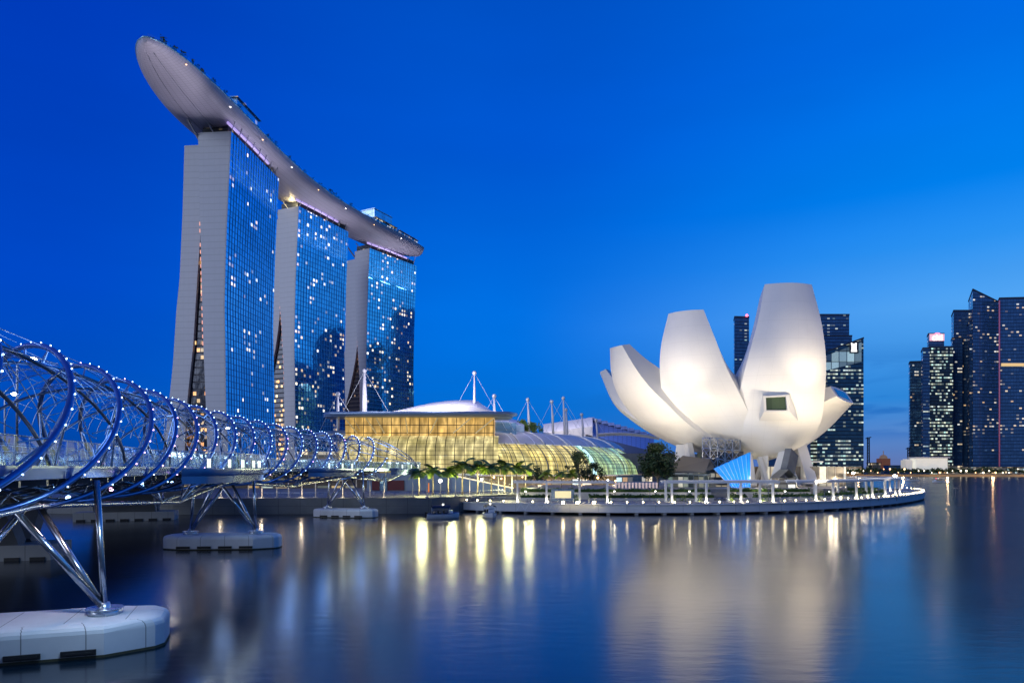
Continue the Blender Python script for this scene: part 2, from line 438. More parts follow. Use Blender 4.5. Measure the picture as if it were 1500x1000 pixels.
# ------------------------------------------------------------ land
def resample_(pts):
    P = [Vector((a, b, 0)) for a, b in pts]; out = []
    P = [P[0] * 2 - P[1]] + P + [P[-1] * 2 - P[-2]]
    for i in range(1, len(P) - 2):
        for k in range(3):
            t = k / 3; a, b, c, d = P[i - 1], P[i], P[i + 1], P[i + 2]
            out.append(0.5 * ((2 * b) + (c - a) * t + (2 * a - 5 * b + 4 * c - d) * t * t + (3 * b - a - 3 * c + d) * t ** 3))
    return out + [P[-2]]
def land():
    q = [(-500, 190), (-120, 140), (-66, 133), (-16, 136), (-4, 150), (4, 160), (30, 160), (62, 160), (76, 161), (86, 170), (90, 186), (88, 215), (80, 262), (96, 400), (128, 600), (120, 1500), (-500, 1500)]
    mb = MB(); mb.prism(q, -2, 3.2, 0, 1)
    struct('quay_ground', mb, [M['quay'], M['paving']])
    # museum terrace, two low steps
    mb = MB(); mb.prism([(2, 166), (28, 162), (74, 162.5), (84, 171), (88, 186), (86, 214), (78, 258), (20, 250), (6, 200)], 3.2, 4.2, 0, 0)
    struct('terrace_ground', mb, M['paving'])
    # promenade pontoon that curves round the point
    F_ = [(XP(668, 146), 146), (XP(690, 141), 141), (XP(760, 136), 136), (XP(850, 133), 133), (XP(950, 132), 132), (XP(1050, 133.5), 133.5), (XP(1130, 137), 137), (XP(1190, 142), 142), (XP(1240, 149), 149), (XP(1285, 158.5), 158.5), (XP(1320, 170), 170), (XP(1343, 184), 184), (XP(1354, 199), 199), (XP(1352, 213), 213), (XP(1340, 225), 225), (XP(1318, 235), 235), (XP(1290, 240), 240)]
    return [(p.x, p.y) for p in resample_(F_)]
EDGE = land()
def pontoon():
    z0, z1 = 0.45, 1.93
    inner = [(98, 236), (92, 200), (91, 186), (87, 169.5), (76, 160.6), (62, 159.9), (30, 159.9), (4.3, 159.9), (-3.8, 150), (-8, 146)]
    poly = EDGE + inner
    mb = MB(); mb.prism(poly, z0, z1, 0, 1)
    struct('promenade', mb, [M['deck_edge'], M['deck_grey']])
    # nosing beam and support brackets
    mb = MB()
    for i in range(len(EDGE) - 1):
        a = Vector((*EDGE[i], 2.02)); b = Vector((*EDGE[i + 1], 2.02))
        mb.beam(a, b, 0.5, 0.18)
    o = struct('kerb', mb, M['white_metal'])
pontoon()
def edge_points(step, off=0.0, start=0.0):
    out = []; acc = start
    P = [Vector((a, b, 0)) for a, b in EDGE]
    for i in range(len(P) - 1):
        d = P[i + 1] - P[i]; l = d.length; t = d / l
        n = Vector((-t.y, t.x, 0))
        while acc <= l:
            out.append((P[i] + t * acc + n * off, math.atan2(t.y, t.x)))
            acc += step
        acc -= l
    return out

# supports under the pontoon
for i, (p, a) in enumerate(edge_points(5.5, 1.2, 2.0)):
    mb = MB(); mb.box((0, 0, -0.3), (0.7, 1.6, 1.5)); mb.box((0, -0.85, 0.35), (0.45, 0.4, 0.5))
    if i == 0:
        post0 = mb.build('pontoon_pile', M['concrete'], None, (0, 0, 0)); o = post0
        mesh0 = o.data
    else:
        o = bpy.data.objects.new('pontoon_pile', mesh0); COL.objects.link(o)
    o.location = (p.x, p.y, 0); o.rotation_euler = (0, 0, a)
    tag(o, 'short concrete pile carrying the pale curved promenade just above the water', 'pile', 'piles under the promenade')

# bollard lights along the edge
def bollards():
    r0 = None
    for i, (p, a) in enumerate(edge_points(3.1, 0.3, 1.4)):
        if r0 is None:
            r0 = thing('bollard_light', 'small round warm edge lamp on the rim of the promenade', 'edge lamp', (0, 0, 0), 'edge lamps along the promenade rim')
            mb = MB(); mb.tube([(0, 0, 0), (0, 0, 0.28)], 0.11, 8); mb.build('post', M['steel'], r0)
            mb = MB(); mb.sphere((0, -0.05, 0.38), 0.125, 8, 6); mb.build('globe', M['lamp_warm'], r0)
            r0.location = (p.x, p.y, 2.11); r0.rotation_euler = (0, 0, a)
        else:
            dup(r0, (p.x, p.y, 2.11), a)
bollards()

def railing_run(name, pts, label, h=1.05, step=2.0, mat=None, z=2.11):
    t = thing(name, label, 'railing', (pts[0][0], pts[0][1], z))
    mb = MB()
    P = [Vector((a, b, z)) for a, b in pts]
    for hh in (0.25, 0.5, 0.75):
        mb.tube([p + Vector((0, 0, hh)) for p in P], 0.012, 4, cap=False)
    mb.build('cable', M['steel'], t)
    mb = MB(); mb.tube([p + Vector((0, 0, h)) for p in P], 0.035, 6); mb.build('top_rail', M['steel'], t)
    ms = []
    for i in range(len(P) - 1):
        n = max(1, int((P[i + 1] - P[i]).length / step))
        for k in range(n):
            q = P[i].lerp(P[i + 1], k / n); mb = MB(); mb.box(q + Vector((0, 0, h / 2)), (0.05, 0.05, h)); ms.append(mb)
    build_many('baluster', ms, M['steel'], t)
    return t
railing_run('promenade_railing', [(p.x, p.y) for p, a in edge_points(3.1, 0.75, 0.2)], 'thin steel cable railing following the curved rim of the promenade')

# ------------------------------------------------------------ resort towers
TOW = [dict(n=(-158.6, 385), f=(-153.2, 448), H=199, gap=146, spl=1.0, seed=1.0),
       dict(n=(-154.0, 492), f=(-131.0, 546), H=198, gap=130, spl=0.8, seed=2.0),
       dict(n=(-122.5, 586), f=(-89.3, 638), H=198, gap=118, spl=1.0, seed=3.0)]
def interp(tab, z):
    if z <= tab[0][0]: return tab[0][1]
    for (a, b), (c, d) in zip(tab, tab[1:]):
        if z <= c: return b + (d - b) * (z - a) / (c - a)
    return tab[-1][1]
def tower(i, T):
    nx, ny = T['n']; fx, fy = T['f']; H = T['H']; g = T['gap']
    t = Vector((fx - nx, fy - ny, 0)); Ln = t.length; t.normalize(); e = Vector((-t.y, t.x, 0))
    lab = ['nearest and tallest looking hotel tower, its blue glass front speckled with lit rooms', 'middle hotel tower of the three, city skyline mirrored dark in its glass', 'farthest hotel tower of the three, below the boxy end of the roof park'][i]
    th = thing('hotel_tower', lab, 'tower', (nx, ny, 3.2), 'three hotel towers joined by the roof park')
    O = Vector((nx, ny, 0))
    def P(s, u, z): return O + t * s + e * u + Vector((0, 0, z))
    k = H / 199.0; gr = g / 146.0
    uw = [(3, 1.0), (42, 3.0), (80, 3.5), (100, 3.9), (119, 3.5), (146, 2.6), (H, 0)]
    s_ = T['spl']
    ui = [(3, 13.2), (42, 14.6), (80, 16.2), (119, 17.3), (146, 18), (H, 19.3)]
    b0 = (3.4, 5.2, 6.4)[i]; gz = g / 146.0
    e1 = [(z_, interp(ui, z_) + b0 + s_ * x_) for z_, x_ in ((3, 15.5), (42 * gz, 12.4), (61 * gz, 9.6), (80 * gz, 6.6), (100 * gz, 4.8), (119 * gz, 3.0), (g, .3))] + [(H, 19.3 + b0 - .8)]
    e2 = [(3, 43 * s_ + 10 * (1 - s_)), (42, 38 * s_ + 12 * (1 - s_)), (70, 35 * s_ + 14 * (1 - s_)), (100, 33 * s_ + 20 * (1 - s_)), (119, 31), (155, 29.3), (H, 28)]
    e2 = [(a, b + (3.4, 5.0, 6.6)[i]) for a, b in e2]
    if i == 1:
        ui = [(3, 12.2), (44, 12.7), (81, 13.4), (111, 15.3), (130, 17.2), (H, 19)]
        e1 = [(3, 43), (42, 38), (81, 32.1), (90, 29.5), (99, 27.3), (111, 25), (130, 22.6), (H, 23)]
        e2 = [(3, 55), (42, 49), (81, 43), (111, 38), (140, 34.5), (H, 33)]
    if i == 2:
        ui = [(3, 11), (57, 11.2), (88, 11.6), (104, 13), (118, 14.5), (146, 16), (H, 17.3)]
        e1 = [(3, 52), (57, 39.2), (73.5, 32.9), (93, 26.9), (104, 23.9), (118, 21.4), (146, 21.5), (H, 22)]
        e2 = [(3, 62), (57, 50), (93, 40), (118, 36.5), (H, 34.6)]
    zs = [3.2] + [3.2 + (H - 3.2) * j / 30 for j in range(1, 31)]
    def slab(name, ta, tb, s0, s1, Ht, mats, skipw=False):
        mb = MB()
        zz = [3.2 + (Ht - 3.2) * j / 30 for j in range(31)]
        for s, flip in ((s0, 0), (s1, 1)):
            rows = [[P(s, interp(ta, z), z), P(s, interp(tb, z), z)] for z in zz]
            uv = [[(interp(ta, z), z), (interp(tb, z), z)] for z in zz]
            mb.grid(rows, uv, 0, False)
        for tab in ((ta, tb) if not skipw else (tb,)):
            rows = [[P(s0, interp(tab, z), z), P(s1, interp(tab, z), z)] for z in zz]
            mb.grid(rows, [[(0, z), (s1 - s0, z)] for z in zz], 1, True)
        mb.face([P(s0, interp(ta, Ht), Ht), P(s1, interp(ta, Ht), Ht), P(s1, interp(tb, Ht), Ht), P(s0, interp(tb, Ht), Ht)], None, 0)
        return mb.build(name, mats, th)
    slab('west_slab', [(a, b + .4) for a, b in uw], ui, 0, Ln, H, [M['end_wall'], M['end_wall']])
    slab('east_slab', e1, e2, 7, Ln + 5, H - 3.5, [M['end_wall'], M['end_wall']])
    # glass front, half a metre proud of the wall
    mb = MB()
    rows = [[P(Ln * q / 8 + (0.02 if q == 0 else 0), interp(uw, z) - .25, z) for q in range(9)] for z in zs]
    mb.grid(rows, [[(Ln * q / 8, z) for q in range(9)] for z in zs], 0, True)
    mb.grid([[P(0.02, interp(uw, z) - .25, z), P(0.02, interp(uw, z) + .4, z)] for z in zs], None, 1, False)
    mb.grid([[P(Ln, interp(uw, z) - .25, z), P(Ln, interp(uw, z) + .4, z)] for z in zs], None, 1, False)
    gm = win_mat('hotel_glass_%s' % 'abc'[i], [(0.18, 0.56, 0.88), (0.17, 0.58, 0.86), (0.22, 0.70, 0.92)][i], (0.11, 0.36, 0.60), 3.05, 3.45, [0.055, 0.13, 0.15][i], WARM, 1.9, 0.95, 0.05, (0.22, 0.84), (0.16, 0.70), [0.045, 0.05, 0.06][i], 0.5, 0.07, 0.13, T['seed'], wob=0.02)
    mb.build('glass_front', [gm, M['end_wall']], th)
    # vertical fins on the glass
    mb = MB()
    for q in range(1, 20):
        s = Ln * q / 20
        rows = []
        for z in zs[::3] + [zs[-1]]:
            rows.append([P(s - .08, interp(uw, z) - .25, z), P(s - .08, interp(uw, z) - .5, z), P(s + .08, interp(uw, z) - .5, z), P(s + .08, interp(uw, z) - .25, z)])
        mb.grid(rows, None, 0, False)
    mb.build('glass_fins', M['fin_glass'], th)
    # lit atrium between the legs
    mb = MB()
    zz = [3.2 + (g - 3.2) * j / 24 for j in range(25)]
    rows = [[P(9, interp(ui, z), z), P(9, interp(e1, z), z)] for z in zz]
    mb.grid(rows, [[(interp(ui, z), z), (interp(e1, z), z)] for z in zz], 0, False)
    mb.build('atrium_glass', [M['atrium_a'], M['atrium_b'], M['atrium_c']][i], th)
    # corridor windows on the flank of the leg: small red-amber lights
    for j, z in enumerate([z for z in range(int(g * 0.55), int(g) + 4, 4)]):
        u = interp(ui, z) + .35
        if j % 9 in (6,): continue
        mb = MB(); mb.box(P(1.6, u + 0.35, z), (0.9, 1.0, 2.0), math.atan2(t.y, t.x) - PI / 2); mb.build('corridor_window', M['amber_win'], th)
    # plant level and struts under the roof park
    mb = MB()
    mb.box(P(Ln / 2 + 2, 11, H + 2.6), (Ln - 3, 15, 5.4), math.atan2(t.y, t.x)); mb.build('plant_storey', M['crown_dark'], th)
    for a_, b_, w_ in [(P(3, 19, H - 5), P(-6, 22, H + 5), .9), (P(2, 11, H), P(-3, 13, H + 6), .5)] + [(P(3 + q * (Ln - 6) / 7, 1.6, H), P(3 + q * (Ln - 6) / 7, -1.0, H + 7), .35) for q in range(8)]:
        mb = MB(); mb.beam(a_, b_, w_, w_); mb.build('roof_strut', M['end_wall'], th)
    mb = MB(); mb.tube([P(-1, 1.2, H + 4.4), P(Ln * .4, .8, H + 4.6), P(Ln * .8, 1.2, H + 4.4)], 0.8, 8); mb.build('violet_light_strip', M['violet_strip'], th)
    return P, Ln
M['fin_glass'] = plain('fin_glass', (0.08, 0.26, 0.50), 0.2, 0.8)
M['amber_win'] = glow_mat('amber_window', (1.0, 0.30, 0.08), 0.9)
M['crown_dark'] = win_mat('plant_louvres', (0.05, 0.06, 0.07), (0.03, 0.03, 0.04), 2.5, 1.3, 0.12, WARM, 0.5, 0.3, 0.4, hfrac=0.35)
M['atrium_a'] = win_mat('atrium_glass_dark', (0.03, 0.035, 0.05), (0.02, 0.02, 0.03), 2.3, 4.2, 0.24, [(1, .38, .10, 1), (1, .55, .2, 1), (1, .8, .45, 1)], 1.6, 0.5, 0.1, (0.1, 0.9), (0.25, 0.75), 0.08, 0.8, 0.08, 0.18, 4.0, low=0.45)
M['atrium_b'] = win_mat('atrium_glass_lit', (0.03, 0.035, 0.05), (0.02, 0.02, 0.03), 1.6, 3.6, 0.05, [(1, .42, .08, 1), (1, .55, .15, 1), (1, .75, .35, 1)], 2.4, 0.5, 0.1, (0.0, 1.0), (0.3, 0.8), 0.08, 0.2, 0.05, 0.3, 5.0, low=1.6)
M['atrium_c'] = win_mat('atrium_glass_brown', (0.05, 0.035, 0.03), (0.03, 0.02, 0.02), 1.6, 3.6, 0.05, [(1, .42, .2, 1), (1, .5, .25, 1), (1, .6, .35, 1)], 0.32, 0.5, 0.1, (0.1, 0.9), (0.3, 0.7), 0.08, 0.2, 0.1, 0.3, 6.0, low=1.3)
TP = [tower(i, T) for i, T in enumerate(TOW)]

# ------------------------------------------------------------ roof park (boat-shaped)
def spline(pts, n):
    P = [Vector(p) for p in pts]; out = []
    P = [P[0] * 2 - P[1]] + P + [P[-1] * 2 - P[-2]]
    for i in range(1, len(P) - 2):
        for k in range(n):
            t = k / n; a, b, c, d = P[i - 1], P[i], P[i + 1], P[i + 2]
            out.append(0.5 * ((2 * b) + (c - a) * t + (2 * a - 5 * b + 4 * c - d) * t * t + (3 * b - a - 3 * c + d) * t ** 3))
    out.append(P[-2]); return out
def resample(pts, step):
    out = [pts[0].copy()]; acc = 0.0
    for a, b in zip(pts, pts[1:]):
        l = (b - a).length
        while acc + l >= step * len(out):
            out.append(a.lerp(b, (step * len(out) - acc) / l))
        acc += l
    return out, acc
def skypark():
    cl = [(-172.5, 321, 0), (-174, 352, 0), (-173, 386, 0), (-169.5, 420, 0), (-165, 452, 0), (-160, 480, 0), (-150.5, 516, 0), (-139, 546, 0), (-124.5, 578, 0), (-108, 608, 0), (-94, 631, 0), (-88, 640, 0)]
    pts, tot = resample(spline(cl, 12), 3.0)
    th = thing('roof_park', 'long curved boat shaped roof park lying across the three hotel towers', 'roof park', (-165, 450, 199))
    zt = 211.6
    rows, uvs, top, rimW, rimE = [], [], [], [], []
    n = len(pts)
    for i, p in enumerate(pts):
        s = i * 3.0
        t = (pts[min(i + 1, n - 1)] - pts[max(i - 1, 0)]).normalized(); e = Vector((-t.y, t.x, 0))
        q = min(1.0, s / 78.0); w = 19.5 * (1 - (1 - q) ** 2.1) ** 0.56
        r_ = max(0.0, (s - (tot - 60)) / 60); w *= (1 - 0.42 * r_ ** 1.8)
        if s > tot - 8: w *= max(0.5, 1 - ((s - tot + 8) / 8) ** 2 * 0.5)
        w = max(w, 1.0)
        h = 8.4 * (0.30 + 0.70 * min(1, (s / 55.0) ** 0.75)) * (1 - 0.52 * r_ ** 2)
        row, uv = [], []
        for k in range(21):
            a = PI * k / 20
            row.append(p - e * (w * math.cos(a)) + Vector((0, 0, zt - h * (max(0.0, math.sin(a)) ** 0.8))))
            uv.append((s, 40 * k / 20.0))
        rows.append(row); uvs.append(uv)
        rimW.append(row[0]); rimE.append(row[-1])
    mb = MB(); mb.grid(rows, uvs, 0, True)
    mb.face(rows[0], None, 0); mb.face(rows[-1][::-1], None, 0)
    mb.build('hull', M['hull'], th)
    # keel lines
    mb = MB()
    for k in (9, 12):
        mb.tube([r[k] + Vector((0, 0, -0.02)) for r in rows[2:26]], 0.14, 4)
    mb.build('seam', M['steel_dark'], th)
    mb = MB(); mb.grid([[a + Vector((0, 0, 0.02)), b + Vector((0, 0, 0.02))] for a, b in zip(rimW, rimE)], None, 0, False)
    mb.build('deck', M['timber'], th)
    ring = rimW + rimE[::-1]
    mb = MB(); mb.tube([p + Vector((0, 0, .25)) for p in ring], 0.38, 6, closed=True); mb.build('rim', M['rim'], th)
    mb = MB(); mb.grid([[p + Vector((0, 0, .5)), p + Vector((0, 0, 2.0))] for p in ring], None, 0, True); mb.build('balustrade', M['rail_glass'], th)
    # small lamps on the hull and rim
    for i in list(range(6, n - 4, 13)):
        mb = MB(); mb.sphere(rows[i][2] + Vector((0.3, -.3, -.1)), 0.22, 6, 4); mb.build('hull_lamp', M['lamp_white'] if i % 2 else M['lamp_orange'], th)
    mb = MB(); mb.sphere(rows[3][10] + Vector((0, 0, 3.5)), 0.5, 6, 4); mb.build('tip_lamp', M['lamp_white'], th)
    # roof garden: clumps of palms and shrubs
    shrubs = []
    for i in range(2, n - 6, 2):
        for side in (0.05, 0.09, 0.4):
            if random.random() < 0.3: continue
            c = rimW[i].lerp(rimE[i], side) + Vector((random.uniform(-1, 1), random.uniform(-1, 1), 0))
            mb = MB(); hh = random.uniform(2.4, 4.6)
            for k in range(46):
                a = random.uniform(0, 2 * PI); rr = random.uniform(0, 1.8); z = hh * random.uniform(0.3, 1.0)
                q = c + Vector((rr * math.cos(a), rr * math.sin(a), z)); d = Vector((random.uniform(-1, 1), random.uniform(-1, 1), random.uniform(-.6, .6))).normalized() * 0.7
                e2 = d.orthogonal() * 0.35
                mb.face([q - d, q + e2, q + d, q - e2])
            shrubs.append(mb)
    build_many('roof_shrub', shrubs, M['leaf'], th)
    # glass shelter and dark pavilion on the roof near the first tower
    def onroof(i, side, z=0): return rimW[i].lerp(rimE[i], side) + Vector((0, 0, z))
    i0 = 24
    mb = MB(); a = onroof(i0, .22, 5); b = onroof(i0 + 9, .22, 5); d = (b - a)
    mb.box((a + b) / 2, (d.length, 8, 10), math.atan2(d.y, d.x)); mb.box((a + b) / 2 + Vector((0, 0, 5.3)), (d.length + 2, 10, 0.4), math.atan2(d.y, d.x))
    mb.build('glass_pavilion', M['roof_glass'], th)
    mb = MB(); a = onroof(44, .15, 1.6); b = onroof(48, .15, 1.6); d = b - a
    mb.box((a + b) / 2 + Vector((0, 0, .6)), (d.length, 4, 2.4), math.atan2(d.y, d.x)); mb.build('lift_house', M['steel_dark'], th)
    # lit restaurant terrace and lift tower block at the far end
    a = onroof(n - 26, .35, 0); b = onroof(n - 18, .35, 0); d = b - a
    mb = MB(); mb.box((a + b) / 2 + Vector((0, 0, 7.0)), (d.length, 14, 14.0), math.atan2(d.y, d.x)); mb.box((a + b) / 2 + Vector((0, 0, 14.2)), (d.length + 1, 15, .5), math.atan2(d.y, d.x))
    mb.build('roof_block', M['roof_block'], th)
    for q in (0, 1):
        a = onroof(n - 28 + q * 11, .10, 0); b = onroof(n - 18 + q * 11, .12, 0); d = b - a
        mb = MB(); mb.box((a + b) / 2 + Vector((0, 0, 1.9)), (d.length, 6, 3.4 - q), math.atan2(d.y, d.x)); mb.build('restaurant', M['restaurant'], th)
        mb = MB(); mb.box((a + b) / 2 + Vector((0, 0, 4.1 - q)), (d.length + 1.5, 8, .4), math.atan2(d.y, d.x)); mb.build('restaurant_roof', M['end_wall'], th)
    for i in range(0, n - 30, 3):
        pass
    return rows
M['rim'] = plain('rim_paint', (0.20, 0.42, 0.55), 0.35, 0.4)
M['roof_glass'] = win_mat('roof_glass', (0.30, 0.55, 0.8), (0.1, 0.2, 0.3), 3, 4.5, 0.03, WARM, 1, 0.7, 0.15)
M['roof_block'] = win_mat('roof_block_glass', (0.45, 0.62, 0.78), (0.2, 0.3, 0.4), 4, 3, 0.0, WARM, 0, 0.75, 0.2, vband=0.03, hfrac=0.05)
M['restaurant'] = win_mat('restaurant_windows', (0.1, 0.08, 0.06), (0.03, 0.03, 0.03), 1.8, 3.4, 0.6, WARM, 1.3, 0.2, 0.2, (0.1, .9), (0.1, .9))
HROWS = skypark()
# uplights on the tower tops washing the hull underside
for i, (P, Ln) in enumerate(TP):
    H = TOW[i]['H']
    for q in (0.15, 0.5, 0.85):
        lamp('hull_uplight', 'AREA', P(Ln * q, -9, H - 22), 3000, (0.84, 0.78, 1.0), P(Ln * q, 2, H + 10), 8.0)
lamp('hull_tip_light', 'SPOT', W(262, 120, 300) + Vector((0, 0, -16)), 90000, (0.92, 0.84, 1.0), HROWS[6][10], 0.6, 40)
lamp('hull_wash_light', 'SPOT', Vector((-166, 378, 168)), 16000, (0.80, 0.74, 0.95), Vector((-175, 352, 203)), 3, 80)
lamp('crown_light', 'POINT', TP[1][0](0, 6, 201), 2600, (1.0, 0.78, 0.35), None, 1.0)

# ------------------------------------------------------------ museum (lotus)
MC = Vector((67, 198, 4.2))
mus = thing('lotus_museum', 'white flower shaped museum with ten curved petals, floodlit from below', 'museum', MC)
def petal(name, spine, nd, thick, bulge=0.28, inner=0.95, window=False, hb=0.0, tilt=0.0):
    nd = Vector((nd[0], nd[1], 0)).normalized(); lat = Vector((-nd.y, nd.x, tilt)).normalized()
    pts = [W(p[0], p[1], p[2]) for p in spine]
    fine = spline([tuple(p) for p in pts], 6); hw = [p[3] for p in spine]; n = len(fine)
    HW = [h.x for h in spline([(h, 0, 0) for h in hw], 6)]
    TH = [h.x for h in spline([(h, 0, 0) for h in thick], 6)]
    K = 14
    O, I = [], []
    for i in range(n):
        t = (fine[min(i + 1, n - 1)] - fine[max(i - 1, 0)]).normalized()
        out = lat.cross(t)
        if out.dot(nd) < 0: out = -out
        ro, ri = [], []; bo = out.lerp(nd, hb * min(1, i / (n * .6))).normalized()
        for k in range(K + 1):
            v = -1 + 2 * k / K
            ro.append(fine[i] + lat * (v * HW[i]) - bo * (bulge * HW[i] * v * v))
            ri.append(fine[i] - out * (TH[i] + bulge * HW[i] * 0.6 * (1 - abs(v)) * 0 + 0.0) + lat * (v * HW[i] * inner) + out * (-0.12 * HW[i] * (1 - v * v)))
        O.append(ro); I.append(ri)
    mb = MB()
    mb.grid(O, [[(k * 1.5, i * 2.0) for k in range(K + 1)] for i in range(n)], 0, True)
    mb.grid(I, None, 0, True)
    for c in (0, K):
        mb.grid([[O[i][c], O[i][c].lerp(I[i][c], .5), I[i][c]] for i in range(n)], None, 0, True)
    # tip
    mb.grid([O[-1], I[-1]], None, 0, False)
    mb.grid([O[0], I[0]], None, 0, False)
    o = mb.build(name, M['petal'], mus)
    if window:
        mb = MB()
        A, B = O[-1], I[-1]
        def q(a, b): return A[a].lerp(B[a], b) + (fine[-1] - fine[-2]).normalized() * 0.06
        mb.face([q(2, .18), q(K - 2, .18), q(K - 2, .82), q(2, .82)], [(0, 0), (6, 0), (6, 3), (0, 3)])
        mb.build('skylight', M['skylight'], o)
    return o
M['skylight'] = win_mat('skylight_glass', (0.10, 0.30, 0.34), (0.3, 0.35, 0.35), 1.2, 9, 0.0, WARM, 0, 0.7, 0.15, vband=0.05, hfrac=0.0)
PT = petal('petal', [(1122, 674, 190, 3.5), (1136, 660, 183, 8.5), (1148, 625, 177, 10.9), (1153.5, 575, 174, 11.2), (1160, 522, 174, 10.25), (1162.5, 468, 178, 8.5), (1159, 414, 184, 6.5)], (0.03, -1), [3, 6, 9, 10, 10, 9, 6], inner=1.0, hb=1.0)
petal('petal', [(1108, 672, 192, 6), (1090, 659, 187, 8.0), (1067, 640, 183, 8.8), (1038, 611, 180, 10.0), (1022, 578, 178, 10.0), (1010.5, 540, 178, 8.8), (1004.6, 500, 180, 7.3), (1002.5, 455, 184, 4.8)], (-0.5, -0.87), [3, 5, 7, 9, 10, 9, 7, 4.5], inner=1.0, hb=1.0)
petal('petal', [(1075, 672, 196, 4), (1035, 662, 193, 6.5), (1000, 646, 191, 7.8), (966, 624, 190, 8.6), (942, 600, 190, 8.6), (923, 575, 190, 7.4), (909, 545, 190, 5.6), (900, 508, 190, 2.8)], (-0.88, -0.47), [2, 4, 6, 8.5, 10, 9.5, 7.5, 3.2], bulge=0.18, inner=0.95)
petal('petal', [(1060, 668, 202, 4), (1010, 660, 204, 6.5), (965, 641, 208, 8.5), (928, 618, 211, 7.5), (900, 592, 214, 6.5), (880, 548, 217, 4)], (-0.95, 0.3), [2, 4, 6, 6, 5, 2.5], bulge=0.15)
petal('petal', [(1118, 672, 190, 6), (1146, 660, 187, 9), (1172, 643, 187, 10), (1198, 623, 188, 9.5), (1221, 603, 187.5, 7.8), (1240, 588, 184.5, 5.4)], (0.66, -0.75), [3, 5, 6, 6, 5.5, 4.2], bulge=0.13, inner=0.95, window=True, tilt=-0.10)
petal('petal', [(1090, 670, 204, 5), (1105, 655, 214, 9), (1110, 625, 221, 10), (1108, 590, 224, 8), (1104, 556, 224, 6)], (0.1, 1), [3, 6, 8, 8, 5])
petal('petal', [(1100, 670, 202, 5), (1140, 655, 208, 8), (1168, 630, 212, 9), (1182, 602, 214, 7), (1188, 585, 214, 5)], (0.7, 0.7), [3, 6, 8, 7, 5])
petal('petal', [(1080, 670, 204, 5), (1050, 655, 214, 9), (1030, 625, 221, 9.5), (1020, 598, 224, 8), (1016, 575, 224, 6)], (-0.5, 0.87), [3, 6, 8, 8, 5])
# shallow bowl where the petals meet
mb = MB(); rows = []
for i in range(9):
    a = PI / 2 * i / 8; r_ = 14.0 * math.sin(a); z = 11.6 + 5.5 * (1 - math.cos(a))
    rows.append([Vector((MC.x + 3 + r_ * math.cos(2 * PI * k / 40) * 1.0, MC.y - 2 + r_ * math.sin(2 * PI * k / 40) * .85, z)) for k in range(40)])
mb.grid(rows, None, 0, True, True); mb.build('bowl', M['petal'], mus)
# snout window on the tall petal: a tapered hood
def hood():
    d0 = 172.6
    f = [W(1119, 603, 172.6), W(1157, 603, 172.6), W(1155, 578, 173.0), W(1118, 580, 173.0)]
    b = [W(1112, 616, 174.8), W(1169, 616, 174.8), W(1160, 574, 175.5), W(1116, 576, 175.5)]
    mb = MB()
    for i in range(4):
        j = (i + 1) % 4; mb.face([b[i], b[j], f[j], f[i]])
    c = (f[0] + f[1] + f[2] + f[3]) / 4
    g = [c + (p - c) * 0.80 for p in f]; g2 = [p + Vector((0, 0.5, 0)) for p in g]
    for i in range(4):
        j = (i + 1) % 4; mb.face([f[i], f[j], g[j], g[i]]); mb.face([g[i], g[j], g2[j], g2[i]])
    o = mb.build('window_hood', M['petal'], mus)
    mb = MB(); mb.face(g2, [(0, 0), (6, 0), (6, 4), (0, 4)]); mb.build('window', M['hood_glass'], o)
M['hood_glass'] = win_mat('hood_glass', (0.09, 0.13, 0.07), (0.05, 0.07, 0.04), 2.0, 9, 0.0, WARM, 0, 0.35, 0.2, vband=0.03, hfrac=0.0)
hood()
